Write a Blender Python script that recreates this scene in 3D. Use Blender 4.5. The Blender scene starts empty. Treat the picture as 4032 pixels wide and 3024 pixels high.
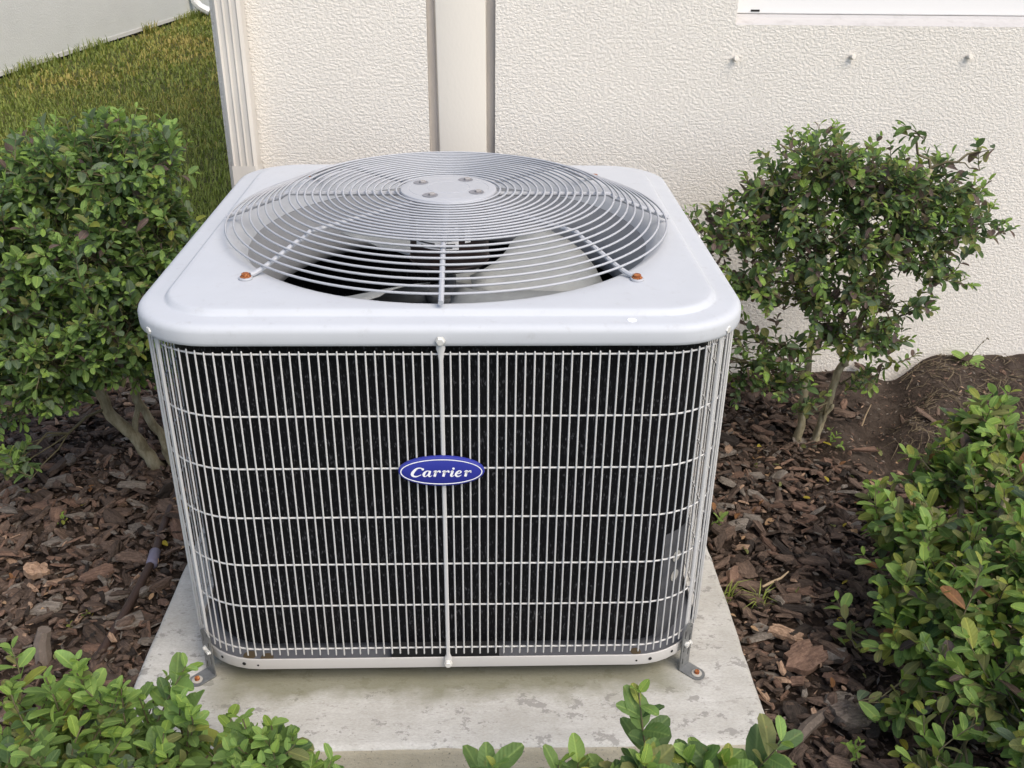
import bpy, math, random
import numpy as np
from mathutils import Vector, Matrix
R = math.radians
rng = np.random.default_rng(7)
random.seed(7)

# ------------------------------------------------------------------ camera, sky, sun, exposure
scn = bpy.context.scene
CAM = np.array([0.05610, -1.66216, 1.16179])
CAM_M = np.array([[0.99926, -0.03019, 0.01162], [0.00307, 0.45604, 0.88995], [0.03210, 0.88914, -0.45551]])   # right, up, forward
FPX = 3792.35
camd = bpy.data.cameras.new('camera')
cam = bpy.data.objects.new('camera', camd)
scn.collection.objects.link(cam)
scn.camera = cam
camd.sensor_width = 36
camd.lens = FPX / 4032 * 36
camd.clip_start = 0.02
camd.clip_end = 500
def look(pitch, roll, yaw):
    sy, cy = math.sin(yaw), math.cos(yaw)
    f0 = Vector((-sy, cy, 0)); r0 = Vector((cy, sy, 0)); u0 = Vector((0, 0, 1))
    f = f0 * math.cos(pitch) - u0 * math.sin(pitch); u = u0 * math.cos(pitch) + f0 * math.sin(pitch)
    r = r0 * math.cos(roll) + u * math.sin(roll); u = -r0 * math.sin(roll) + u * math.cos(roll)
    return r, u, f
_r, _u, _f = look(0.473147, 0.0130582, -0.0360691)
CAM_M = np.array([_r, _u, _f])
mw = Matrix((_r, _u, -_f)).transposed().to_4x4(); mw.translation = Vector(CAM)
cam.matrix_world = mw

SUN_ELEV, SUN_AZ = R(52), R(40)          # azimuth: to the right (+) of straight behind the camera
world = bpy.data.worlds.new('World'); scn.world = world; world.use_nodes = True
wn = world.node_tree.nodes; wl = world.node_tree.links
sky = wn.new('ShaderNodeTexSky'); sky.sky_type = 'NISHITA'; sky.sun_disc = False
sky.sun_elevation = SUN_ELEV; sky.sun_rotation = math.pi - SUN_AZ
sky.air_density = 1.0; sky.dust_density = 2.5; sky.ozone_density = 1.0; sky.altitude = 0
wl.new(sky.outputs[0], wn['Background'].inputs[0]); wn['Background'].inputs[1].default_value = 0.15
sund = bpy.data.lights.new('sun', 'SUN'); sund.energy = 1.5; sund.angle = R(45); sund.color = (1.0, 0.91, 0.78)
sun = bpy.data.objects.new('sun', sund); scn.collection.objects.link(sun)
sun.location = (1, -3, 4)
sd = Vector((math.sin(SUN_AZ) * math.cos(SUN_ELEV), -math.cos(SUN_AZ) * math.cos(SUN_ELEV), math.sin(SUN_ELEV)))
sun.rotation_euler = sd.to_track_quat('Z', 'Y').to_euler()
vs = scn.view_settings
vs.view_transform = 'Standard'; vs.look = 'None'; vs.gamma = 1; vs.use_curve_mapping = False; vs.exposure = 0.80

# ------------------------------------------------------------------ helpers
COL = scn.collection
def link(o, parent=None):
    COL.objects.link(o)
    if parent is not None: o.parent = parent
    return o
def thing(name, label, cat, loc=(0, 0, 0), group=None, kind=None):
    o = bpy.data.objects.new(name, None); o.empty_display_size = .05; o.location = loc; link(o)
    tag(o, label, cat, group, kind); bpy.context.view_layer.update(); return o
def tag(o, label=None, cat=None, group=None, kind=None):
    if label: o['label'] = label
    if cat: o['category'] = cat
    if group: o['group'] = group
    if kind: o['kind'] = kind
def root_off(p):
    v = Vector((0, 0, 0))
    while p is not None: v += p.location; p = p.parent
    return v
def newmesh(name, V, F, mats, mi=None, smooth=True, lc=None):
    me = bpy.data.meshes.new(name)
    V = np.asarray(V, dtype=np.float32)
    if isinstance(F, np.ndarray):
        n, k = F.shape
        me.vertices.add(len(V)); me.vertices.foreach_set('co', V.ravel())
        me.loops.add(n * k); me.loops.foreach_set('vertex_index', F.ravel().astype(np.int32))
        me.polygons.add(n); me.polygons.foreach_set('loop_start', np.arange(0, n * k, k, dtype=np.int32))
        try: me.polygons.foreach_set('loop_total', np.full(n, k, dtype=np.int32))
        except Exception: pass
    else:
        me.from_pydata(V.tolist(), [], F)
    for m in (mats if isinstance(mats, (list, tuple)) else [mats]): me.materials.append(m)
    if mi is not None: me.polygons.foreach_set('material_index', np.asarray(mi, dtype=np.int32))
    me.update(calc_edges=True)
    if lc is not None:
        at = me.attributes.new('lc', 'FLOAT_VECTOR', 'POINT'); at.data.foreach_set('vector', np.asarray(lc, dtype=np.float32).ravel())
    me.polygons.foreach_set('use_smooth', np.full(len(me.polygons), bool(smooth)))
    return me
def obj(name, V, F, mats, parent=None, mi=None, smooth=True, world_coords=True, lc=None):
    """link a mesh as one object; vertices are given in world coordinates"""
    off = root_off(parent) if world_coords else Vector((0, 0, 0))
    V = np.asarray(V, dtype=np.float32) - np.array(off, dtype=np.float32)
    o = bpy.data.objects.new(name, newmesh(name, V, F, mats, mi, smooth, lc))
    return link(o, parent)
class MB:
    def __init__(s): s.V = []; s.F = []; s.M = []
    def add(s, V, F, m=0):
        b = len(s.V); s.V.extend([tuple(map(float, v)) for v in V]); s.F.extend([tuple(int(i) + b for i in f) for f in F]); s.M.extend([m] * len(F)); return s
    def box(s, a, b, m=0):
        x0, y0, z0 = a; x1, y1, z1 = b
        return s.add([(x0, y0, z0), (x1, y0, z0), (x1, y1, z0), (x0, y1, z0), (x0, y0, z1), (x1, y0, z1), (x1, y1, z1), (x0, y1, z1)],
                     [(0, 3, 2, 1), (4, 5, 6, 7), (0, 1, 5, 4), (1, 2, 6, 5), (2, 3, 7, 6), (3, 0, 4, 7)], m)
    def tube(s, P, r, n=8, closed=False, cap=True, m=0):
        P = [Vector(p) for p in P]; k = len(P); rs = r if isinstance(r, (list, tuple, np.ndarray)) else [r] * k
        V = []; up = None
        for i, p in enumerate(P):
            if closed: t = P[(i + 1) % k] - P[i - 1]
            else: t = P[min(i + 1, k - 1)] - P[max(i - 1, 0)]
            t.normalize()
            if up is None: up = t.orthogonal().normalized()
            up = (up - t * up.dot(t)); up = up.normalized() if up.length > 1e-6 else t.orthogonal().normalized()
            w = t.cross(up)
            for j in range(n):
                a = 2 * math.pi * j / n
                V.append(p + (up * math.cos(a) + w * math.sin(a)) * rs[i])
        F = []
        for i in range(k if closed else k - 1):
            for j in range(n):
                a = i * n + j; b = i * n + (j + 1) % n; c = ((i + 1) % k) * n + (j + 1) % n; d = ((i + 1) % k) * n + j
                F.append((a, b, c, d))
        if cap and not closed:
            F.append(tuple(range(n - 1, -1, -1))); F.append(tuple((k - 1) * n + j for j in range(n)))
        return s.add(V, F, m)
    def lathe(s, prof, c=(0, 0, 0), n=32, m=0, axis=None):
        V = []; F = []; k = len(prof)
        q = Matrix.Identity(3) if axis is None else Vector(axis).normalized().to_track_quat('Z', 'Y').to_matrix()
        for (r, z) in prof:
            for j in range(n):
                a = 2 * math.pi * j / n
                V.append(Vector(c) + q @ Vector((r * math.cos(a), r * math.sin(a), z)))
        for i in range(k - 1):
            for j in range(n):
                F.append((i * n + j, i * n + (j + 1) % n, (i + 1) * n + (j + 1) % n, (i + 1) * n + j))
        return s.add(V, F, m)
    def loops(s, L, m=0, close=True):
        n = len(L[0]); V = [p for l in L for p in l]; F = []
        for i in range(len(L) - 1):
            for j in range(n if close else n - 1):
                F.append((i * n + j, i * n + (j + 1) % n, (i + 1) * n + (j + 1) % n, (i + 1) * n + j))
        return s.add(V, F, m)
    def build(s, name, mats, parent=None, smooth=False):
        return obj(name, s.V, s.F, mats, parent, s.M, smooth)
def autosmooth(o, ang=35):
    me = o.data
    me.polygons.foreach_set('use_smooth', np.ones(len(me.polygons), dtype=bool))
    try: me.set_sharp_from_angle(angle=R(ang))
    except Exception: pass
    return o

# ------------------------------------------------------------------ materials
def mat(name, col, rough=.6, spec=.5, metal=0.0):
    m = bpy.data.materials.new(name); m.use_nodes = True
    b = m.node_tree.nodes['Principled BSDF']
    b.inputs['Base Color'].default_value = (*col, 1); b.inputs['Roughness'].default_value = rough
    b.inputs['Metallic'].default_value = metal; b.inputs['Specular IOR Level'].default_value = spec
    return m
def N(m, t, **kw):
    n = m.node_tree.nodes.new(t)
    for k, v in kw.items():
        if k in n.inputs: n.inputs[k].default_value = v
        else: setattr(n, k, v)
    return n
def L(m, a, b): m.node_tree.links.new(a, b)
def bsdf(m): return m.node_tree.nodes['Principled BSDF']
def coords(m, kind='Object', scale=(1, 1, 1)):
    tc = N(m, 'ShaderNodeTexCoord'); mp = N(m, 'ShaderNodeMapping'); mp.inputs['Scale'].default_value = scale
    L(m, tc.outputs[kind], mp.inputs[0]); return mp.outputs[0]
def world_pos(m, scale=(1, 1, 1)):
    g = N(m, 'ShaderNodeNewGeometry'); mp = N(m, 'ShaderNodeMapping'); mp.inputs['Scale'].default_value = scale
    L(m, g.outputs['Position'], mp.inputs[0]); return mp.outputs[0]
def noise(m, vec, scale, detail=4, rough=.55):
    n = N(m, 'ShaderNodeTexNoise', Scale=scale, Detail=detail, Roughness=rough); L(m, vec, n.inputs['Vector']); return n.outputs['Fac']
def ramp(m, fac, stops):
    r = N(m, 'ShaderNodeValToRGB'); e = r.color_ramp.elements
    while len(e) < len(stops): e.new(.5)
    for el, (p, c) in zip(e, stops):
        el.position = p; el.color = (*c, 1) if len(c) == 3 else c
    L(m, fac, r.inputs[0]); return r.outputs[0]
def g(v): return (v, v, v)
def mix(m, fac, a, b, blend='MIX'):
    n = N(m, 'ShaderNodeMix', data_type='RGBA', blend_type=blend)
    for s, v in (('Factor', fac), ('A', a), ('B', b)):
        i = [x for x in n.inputs if x.name == s and x.enabled][0]
        if isinstance(v, (int, float)): i.default_value = v
        elif isinstance(v, tuple): i.default_value = (*v, 1) if len(v) == 3 else v
        else: L(m, v, i)
    return [o for o in n.outputs if o.enabled][0]
def math_n(m, op, a, b=None):
    n = N(m, 'ShaderNodeMath', operation=op)
    for i, v in enumerate((a, b)):
        if v is None: continue
        if isinstance(v, (int, float)): n.inputs[i].default_value = v
        else: L(m, v, n.inputs[i])
    return n.outputs[0]
def bump(m, h, dist=.002, strength=1.0, prev=None):
    b = N(m, 'ShaderNodeBump', Strength=strength, Distance=dist); L(m, h, b.inputs['Height'])
    if prev is not None: L(m, prev, b.inputs['Normal'])
    L(m, b.outputs[0], bsdf(m).inputs['Normal']); return b.outputs[0]
def setcol(m, c): L(m, c, bsdf(m).inputs['Base Color'])

# painted stucco, knock-down texture
def stucco(name, col, scale=62.0, dist=.0045, relief=1.0):
    m = mat(name, col, .85, .25)
    v = world_pos(m, (1, 1, 1.35))
    n1 = noise(m, v, scale, 3, .6); n2 = noise(m, v, scale * 2.6, 3, .6); n3 = noise(m, v, 2.2, 3)
    p = ramp(m, n1, [(.43, g(0)), (.50, g(.55)), (.56, g(.8)), (.72, g(1))])
    h = mix(m, .28, p, n2)
    bump(m, h, dist, relief)
    c = mix(m, ramp(m, n3, [(.3, g(0)), (.7, g(1))]), tuple(x * .96 for x in col), tuple(min(1, x * 1.02) for x in col))
    c = mix(m, math_n(m, 'MULTIPLY', ramp(m, n2, [(.35, g(1)), (.5, g(0))]), .10), c, tuple(x * .72 for x in col))
    setcol(m, c); return m
M = {}
M['stucco'] = stucco('cream_stucco', (.715, .675, .61), 120.0, .0028, .68)
M['stucco_far'] = stucco('grey_stucco', (.70, .71, .69), 60, .003, .6)
m = M['trim'] = mat('smooth_trim', (.66, .62, .55), .6, .35)
bump(m, noise(m, world_pos(m, (1, 1, .6)), 140, 3), .0008, .5)
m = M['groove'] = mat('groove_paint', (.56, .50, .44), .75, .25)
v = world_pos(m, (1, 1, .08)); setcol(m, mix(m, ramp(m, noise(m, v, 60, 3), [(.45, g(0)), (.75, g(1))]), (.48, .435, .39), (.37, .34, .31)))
m = M['spout'] = mat('downspout_paint', (.72, .675, .60), .45, .5)
setcol(m, mix(m, ramp(m, noise(m, world_pos(m, (1, 1, .3)), 18, 4), [(.45, g(0)), (.8, g(1))]), (.61, .575, .52), (.52, .49, .445)))
M['vinyl'] = mat('white_vinyl', (.72, .71, .695), .35, .5)
M['black'] = mat('dark_gap', (.02, .02, .02), .8, .2)
M['white_alu'] = mat('white_downspout', (.75, .76, .78), .4, .5)
m = M['glass'] = mat('window_glass', (.03, .035, .04), .05, .6)
m = M['sill'] = mat('sill_paint', (.70, .665, .63), .7, .3)
v = world_pos(m); setcol(m, mix(m, ramp(m, noise(m, v, 26, 5, .65), [(.52, g(0)), (.8, g(1))]), (.47, .455, .445), (.36, .345, .33)))
bump(m, noise(m, v, 180, 3), .0007, .6)
M['roof'] = mat('roof_shingle', (.12, .11, .10), .9, .2)

# condenser paint
def paint(name, col, stain=.0, rough=.38):
    m = mat(name, col, rough, .5); v = coords(m)
    big = ramp(m, noise(m, v, 9, 5, .62), [(.42, g(0)), (.75, g(1))])
    st = ramp(m, noise(m, coords(m, 'Object', (1, 1, 1)), 46, 5, .7), [(.58, g(0)), (.72, g(1))])
    c = mix(m, math_n(m, 'MULTIPLY', big, .30 * stain + .05), col, tuple(x * .86 for x in col))
    c = mix(m, math_n(m, 'MULTIPLY', st, .55 * stain), c, (col[0] * .80, col[1] * .77, col[2] * .74))
    setcol(m, c)
    L(m, ramp(m, noise(m, v, 14, 4), [(.3, g(rough - .06)), (.7, g(rough + .14))]), bsdf(m).inputs['Roughness'])
    bump(m, noise(m, v, 420, 2), .0003, .35)
    return m
M['lid'] = paint('lid_paint', (.455, .470, .490), .9, .56)
M['guard'] = paint('guard_paint', (.37, .38, .40), .15, .48)
M['wire'] = paint('wire_paint', (.52, .515, .50), .15, .38)
M['pan'] = paint('pan_paint', (.51, .495, .475), .3, .42)
M['orifice'] = paint('orifice_paint', (.27, .275, .285), .5, .5)
M['panfloor'] = paint('pan_floor_paint', (.13, .135, .15), .8, .5)
m = M['coil'] = mat('coil_fins', (.006, .006, .007), .55, .15)
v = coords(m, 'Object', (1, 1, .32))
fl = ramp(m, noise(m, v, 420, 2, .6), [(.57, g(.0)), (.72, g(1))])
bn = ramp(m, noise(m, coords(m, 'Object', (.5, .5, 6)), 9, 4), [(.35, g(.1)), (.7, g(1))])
setcol(m, mix(m, math_n(m, 'MULTIPLY', fl, math_n(m, 'MULTIPLY', bn, .8)), (.005, .005, .006), (.13, .13, .14)))  # pale flecks paint the glints of the fins into the colour
bump(m, noise(m, v, 300, 2), .002, .8)
m = M['coil_end'] = mat('coil_end_plate', (.085, .088, .095), .45, .5)
setcol(m, mix(m, ramp(m, noise(m, coords(m), 30, 4), [(.4, g(0)), (.7, g(1))]), (.055, .058, .065), (.10, .10, .105)))
m = M['rust'] = mat('rusty_steel', (.25, .08, .03), .8, .2)
setcol(m, ramp(m, noise(m, coords(m), 260, 4, .7), [(.32, (.05, .022, .014)), (.5, (.27, .085, .03)), (.72, (.50, .24, .09))]))
bump(m, noise(m, coords(m), 420, 3), .0015, .8)
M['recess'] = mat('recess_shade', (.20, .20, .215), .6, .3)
M['stain'] = mat('dull_stain', (.10, .075, .045), .8, .2)
M['bolt'] = mat('zinc_bolt', (.68, .67, .63), .35, .6, .3)
M['bolt_grey'] = mat('grey_bolt', (.34, .32, .31), .5, .5, .4)
m = M['galv'] = mat('galvanized_steel', (.22, .225, .22), .5, .5, .55)
setcol(m, mix(m, ramp(m, noise(m, coords(m), 60, 4, .6), [(.35, g(0)), (.7, g(1))]), (.17, .175, .175), (.27, .275, .27)))
M['washer'] = mat('pale_washer', (.45, .43, .38), .6, .4, .2)
m = M['motor'] = mat('motor_paint', (.02, .012, .01), .5, .3)
setcol(m, mix(m, ramp(m, noise(m, coords(m), 30, 4), [(.45, g(0)), (.75, g(1))]), (.018, .011, .010), (.040, .022, .016)))
m = M['blade'] = mat('fan_blade_alu', (.40, .405, .38), .6, .4, .1)
setcol(m, mix(m, ramp(m, noise(m, coords(m), 18, 5, .65), [(.35, g(0)), (.7, g(1))]), (.30, .31, .30), (.38, .39, .375)))
M['sticker'] = mat('white_sticker', (.74, .74, .73), .5, .4)
M['print'] = mat('black_print', (.05, .05, .05), .6, .3)
M['blue'] = mat('badge_blue', (.028, .036, .26), .35, .5)
M['badge_white'] = mat('badge_white', (.82, .82, .83), .4, .4)
M['rubber'] = mat('black_rubber', (.02, .02, .02), .8, .3)
M['speck'] = mat('white_speck', (.85, .85, .84), .7, .3)
m = M['concrete'] = mat('broom_concrete', (.50, .48, .43), .9, .2)
v = world_pos(m); vb = world_pos(m, (.12, 1, 1))
c = mix(m, ramp(m, noise(m, v, 6, 6, .7), [(.35, g(0)), (.65, g(1))]), (.385, .372, .335), (.525, .515, .485))
c = mix(m, math_n(m, 'MULTIPLY', ramp(m, noise(m, vb, 95, 3, .6), [(.40, g(0)), (.62, g(1))]), .24), c, (.34, .325, .29))
c = mix(m, math_n(m, 'MULTIPLY', ramp(m, noise(m, world_pos(m, (.75, 1, 1)), 36, 5, .70), [(.572, g(0)), (.605, g(1))]), .72), c, (.215, .205, .19))
c = mix(m, math_n(m, 'MULTIPLY', ramp(m, noise(m, world_pos(m, (.5, 1, 1)), 130, 4, .65), [(.60, g(0)), (.66, g(1))]), .6), c, (.29, .275, .25))
# greenish water stain along the base pan, with its occlusion shade painted in
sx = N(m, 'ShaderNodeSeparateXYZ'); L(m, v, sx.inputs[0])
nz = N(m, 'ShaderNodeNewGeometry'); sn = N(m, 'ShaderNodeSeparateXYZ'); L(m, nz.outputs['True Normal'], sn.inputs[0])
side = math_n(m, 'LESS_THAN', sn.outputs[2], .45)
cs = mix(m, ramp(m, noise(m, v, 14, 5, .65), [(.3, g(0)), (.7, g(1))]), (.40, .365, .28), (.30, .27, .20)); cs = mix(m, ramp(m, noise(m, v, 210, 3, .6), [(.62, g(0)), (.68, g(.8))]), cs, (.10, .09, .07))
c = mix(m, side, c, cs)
stain_shade = N(m, 'ShaderNodeMapRange'); stain_shade.clamp = True
L(m, math_n(m, 'ADD', sx.outputs[1], math_n(m, 'MULTIPLY', math_n(m, 'SUBTRACT', noise(m, v, 13, 4), .5), .10)), stain_shade.inputs[0])
stain_shade.inputs[1].default_value = -.490; stain_shade.inputs[2].default_value = -.445
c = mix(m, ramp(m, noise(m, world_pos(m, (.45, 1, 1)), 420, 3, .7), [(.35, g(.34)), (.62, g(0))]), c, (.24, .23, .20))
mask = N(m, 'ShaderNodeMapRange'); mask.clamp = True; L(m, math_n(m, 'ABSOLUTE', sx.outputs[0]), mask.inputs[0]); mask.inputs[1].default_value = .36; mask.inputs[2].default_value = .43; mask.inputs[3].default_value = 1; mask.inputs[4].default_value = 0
c = mix(m, math_n(m, 'MULTIPLY', math_n(m, 'MULTIPLY', stain_shade.outputs[0], mask.outputs[0]), .80), c, (.16, .155, .095))
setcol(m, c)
hb = mix(m, .5, noise(m, vb, 120, 3, .6), noise(m, v, 240, 3, .7)); bump(m, hb, .0022, .8)

# soil and mulch
m = M['soil'] = mat('dark_soil', (.04, .028, .02), .95, .15)
v = world_pos(m); geo_sep = N(m, 'ShaderNodeSeparateXYZ'); L(m, v, geo_sep.inputs[0])
c1 = ramp(m, noise(m, v, 38, 6, .7), [(.3, (.022, .015, .011)), (.5, (.055, .038, .028)), (.7, (.10, .072, .053))])
c2 = ramp(m, noise(m, v, 30, 6, .75), [(.3, (.036, .028, .022)), (.5, (.082, .062, .049)), (.72, (.135, .106, .085))])
mr = N(m, 'ShaderNodeMapRange'); mr.clamp = True
L(m, math_n(m, 'ADD', geo_sep.outputs[0], math_n(m, 'MULTIPLY', noise(m, v, 9, 4), .25)), mr.inputs[0])
mr.inputs[1].default_value = 1.03; mr.inputs[2].default_value = 1.12
c = mix(m, mr.outputs[0], c1, c2); setcol(m, c)
bump(m, mix(m, .5, noise(m, v, 60, 6, .75), noise(m, v, 240, 4, .7)), .016, 1.0)
def bark(name, a, b, rough=.85):
    """flaky bark: grain along the piece, pale broken edges, dark cracks (lc = piece coordinates, x along the grain)"""
    m = mat(name, a, rough, .3)
    oi = N(m, 'ShaderNodeObjectInfo'); at = N(m, 'ShaderNodeAttribute', attribute_name='lc'); gm = N(m, 'ShaderNodeNewGeometry')
    mp = N(m, 'ShaderNodeMapping'); mp.inputs['Scale'].default_value = (2.2, 9, 3)
    add = N(m, 'ShaderNodeVectorMath', operation='ADD'); L(m, at.outputs['Vector'], mp.inputs[0]); L(m, mp.outputs[0], add.inputs[0])
    sc_ = N(m, 'ShaderNodeMath', operation='MULTIPLY'); L(m, oi.outputs['Random'], sc_.inputs[0]); sc_.inputs[1].default_value = 37.0; L(m, sc_.outputs[0], add.inputs[1])
    n1 = noise(m, add.outputs[0], 1.6, 5, .72); n2 = noise(m, add.outputs[0], .45, 2); n3 = noise(m, gm.outputs['Position'], 160, 4, .7); n4 = noise(m, gm.outputs['Position'], 5, 2)
    c = mix(m, ramp(m, n1, [(.34, g(0)), (.66, g(1))]), tuple(x * .75 for x in a), b)
    c = mix(m, ramp(m, n2, [(.40, g(0)), (.60, g(.55))]), c, tuple(x * .45 for x in a))
    c = mix(m, ramp(m, n3, [(.50, g(0)), (.72, g(.5))]), c, tuple(min(1, x * 1.35 + .01) for x in b))
    c = mix(m, ramp(m, n4, [(.40, g(0)), (.65, g(.35))]), c, (a[0] * .6, a[1] * .62, a[2] * .66))
    setcol(m, c); bump(m, mix(m, .4, n1, n3), .004, .9); return m
BARK = [bark('bark_dark', (0.0521, 0.0355, 0.0262), (0.1218, 0.0850, 0.0628)), bark('bark_brown', (0.0975, 0.0643, 0.0461), (0.1908, 0.1303, 0.0956)),
        bark('bark_red', (0.1408, 0.0825, 0.0567), (0.2391, 0.1500, 0.1057)), bark('bark_grey', (0.1314, 0.1090, 0.0884), (0.2757, 0.2366, 0.1949)),
        bark('bark_black', (0.0205, 0.0153, 0.0119), (0.0512, 0.0379, 0.0297)), bark('bark_tan', (0.2943, 0.1841, 0.1178), (0.4829, 0.3291, 0.2229))]
M['wood_grey'] = bark('weathered_wood', (.10, .078, .06), (.21, .17, .14))
M['pipe'] = mat('brown_pipe', (.045, .028, .022), .55, .4)
m = M['coupling'] = mat('purple_coupling', (.15, .14, .19), .5, .4)
m = M['trunk'] = mat('shrub_bark', (.16, .13, .085), .85, .2)
v = coords(m, 'Object', (1, 1, .35)); setcol(m, ramp(m, noise(m, v, 60, 5, .65), [(.28, (.12, .098, .06)), (.5, (.27, .235, .15)), (.75, (.42, .39, .29))]))
bump(m, noise(m, v, 120, 4), .002, .8)
m = M['trunk_red'] = mat('shrub_twig_brown', (.085, .055, .04), .8, .2)
M['twig_pale'] = mat('dry_twig', (.40, .30, .19), .8, .2)
M['twig'] = mat('green_brown_twig', (.115, .10, .055), .7, .3)
M['root'] = mat('dead_roots', (.16, .128, .085), .9, .1)

# leaves: base colour variants, waxy top, light through the blade
def leaf_mat(name, col, rough=.55, tr=.42):
    m = mat(name, col, rough, .20); b = bsdf(m)
    gm = N(m, 'ShaderNodeNewGeometry')
    n = noise(m, gm.outputs['Position'], 55, 3); n2 = noise(m, gm.outputs['Position'], 9, 2)
    c = mix(m, ramp(m, n, [(.3, g(0)), (.7, g(1))]), tuple(x * .78 for x in col), tuple(x * 1.18 for x in col))
    c = mix(m, ramp(m, n2, [(.35, g(0)), (.7, g(.5))]), c, (col[0] * 1.25, col[1] * 1.05, col[2] * .8))
    n3 = noise(m, gm.outputs['Position'], 130, 3, .6); c = mix(m, ramp(m, n3, [(.62, g(0)), (.74, g(.55))]), c, (min(1, col[0] * 1.9 + .03), col[1] * 1.1, col[2]))
    at = N(m, 'ShaderNodeAttribute', attribute_name='lc'); sp = N(m, 'ShaderNodeSeparateXYZ'); L(m, at.outputs['Vector'], sp.inputs[0])
    ax = math_n(m, 'ABSOLUTE', sp.outputs[0]); rib = N(m, 'ShaderNodeMapRange'); rib.clamp = True; L(m, ax, rib.inputs[0]); rib.inputs[1].default_value = .012; rib.inputs[2].default_value = .045; rib.inputs[3].default_value = 1; rib.inputs[4].default_value = 0
    vein = math_n(m, 'SINE', math_n(m, 'MULTIPLY', math_n(m, 'SUBTRACT', sp.outputs[1], math_n(m, 'MULTIPLY', ax, .9)), 48.0))
    c = mix(m, math_n(m, 'MULTIPLY', ramp(m, vein, [(.80, g(0)), (1.0, g(1))]), .16), c, (min(1, col[0] * 1.5 + .02), min(1, col[1] * 1.4 + .02), col[2] * 1.2 + .01))
    c = mix(m, math_n(m, 'MULTIPLY', rib.outputs[0], .55), c, (min(1, col[0] * 1.8 + .04), min(1, col[1] * 1.55 + .05), col[2] * 1.3 + .02))
    bump(m, math_n(m, 'ADD', math_n(m, 'MULTIPLY', vein, .25), math_n(m, 'MULTIPLY', rib.outputs[0], -1.0)), .0008, .7)
    under = mix(m, .6, c, (col[0] * 1.3 + .03, col[1] * 1.15 + .03, col[2] * 1.1 + .025))
    c2 = mix(m, gm.outputs['Backfacing'], c, under); setcol(m, c2)
    t = N(m, 'ShaderNodeBsdfTranslucent'); L(m, mix(m, .5, c2, (min(1, col[0] * 1.45), min(1, col[1] * 1.6), col[2] * .9)), t.inputs[0])
    ms = N(m, 'ShaderNodeMixShader'); ms.inputs[0].default_value = tr
    out = m.node_tree.nodes['Material Output']
    L(m, b.outputs[0], ms.inputs[1]); L(m, t.outputs[0], ms.inputs[2]); L(m, ms.outputs[0], out.inputs[0])
    return m
LEAF = {'deep': leaf_mat('leaf_deep', (0.086, 0.147, 0.059)), 'mid': leaf_mat('leaf_mid', (0.134, 0.220, 0.072)),
        'light': leaf_mat('leaf_light', (0.199, 0.319, 0.092)), 'yellow': leaf_mat('leaf_yellow', (0.22, 0.26, 0.06)),
        'olive': leaf_mat('leaf_olive', (0.185, 0.207, 0.085)), 'purple': leaf_mat('leaf_purple', (0.138, 0.105, 0.101)),
        'grey': leaf_mat('leaf_grey', (0.120, 0.173, 0.110)), 'lime': leaf_mat('leaf_lime', (0.19, 0.3, 0.065)),
        'dead': leaf_mat('leaf_dead', (.30, .20, .12), .7, .15), 'brown': leaf_mat('leaf_brown', (0.23, 0.12, 0.06)), 'gold': leaf_mat('leaf_gold', (0.4, 0.34, 0.05))}
GRASS = [leaf_mat('grass_green', (0.116, 0.165, 0.041), .6, .3), leaf_mat('grass_olive', (0.183, 0.213, 0.051), .6, .3),
         leaf_mat('grass_dry', (0.250, 0.232, 0.073), .7, .2), leaf_mat('grass_bright', (0.183, 0.244, 0.055), .6, .3)]
m = M['lawn'] = mat('lawn_ground', (.05, .055, .025), .95, .1)
v = world_pos(m); setcol(m, ramp(m, noise(m, v, 7, 6, .7), [(.32, (.032, .046, .014)), (.5, (.075, .082, .027)), (.68, (.12, .105, .042))]))
bump(m, noise(m, v, 60, 4), .01, .7)

# ------------------------------------------------------------------ ground
PAD_Z = -.035
def sm(a, b, x): t = np.clip((x - a) / (b - a), 0, 1); return t * t * (3 - 2 * t)
_wn = [(rng.uniform(-1, 1, 2), rng.uniform(0, 6.28)) for _ in range(14)]
def wav(x, y, f):
    s = 0
    for d, p in _wn: s = s + np.sin((d[0] * x + d[1] * y) * f + p)
    return s / 14 ** .5
def scarp_x(y): return 1.135 + .16 * sm(.45, .80, y) + .03 * np.sin(y * 23)
def ground_h(x, y):
    x = np.asarray(x, dtype=float); y = np.asarray(y, dtype=float)
    h = -.112 + .006 * wav(x, y, 9) + .003 * wav(x, y, 31)
    ex = scarp_x(y)
    mound = sm(-.03, .07, x - ex) * sm(.02, .22, y) * .054
    mound = mound + sm(.62, .84, y) * sm(.62, .95, x) * .018
    ditch = -.024 * np.exp(-((x - ex + .055) / .045) ** 2) * sm(.25, .42, y)
    heap = .028 * np.exp(-(((x - 1.0) / .09) ** 2 + ((y - .47) / .16) ** 2))
    rough = (.006 * wav(x, y, 55) + .004 * wav(x, y, 140) + .004 * wav(y, x, 90)) * sm(.0, .1, x - ex) * sm(.1, .3, y)
    padside = .022 * np.exp(-((np.abs(x) - .56) / .07) ** 2) * sm(-1.2, -.9, -np.abs(y))
    leftfall = sm(-.95, -1.5, x) * 0
    return h + mound + ditch + heap + rough + leftfall - .0 * padside
gx = np.linspace(-60, 60, 25); gy = np.linspace(-40, 80, 25)
X, Y = np.meshgrid(gx, gy); n = 25
F = [(j * n + i, j * n + i + 1, (j + 1) * n + i + 1, (j + 1) * n + i) for j in range(n - 1) for i in range(n - 1)]
lawn = obj('lawn', np.c_[X.ravel(), Y.ravel(), np.full(n * n, -.150)], F, M['lawn']); lawn['kind'] = 'structure'
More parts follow.
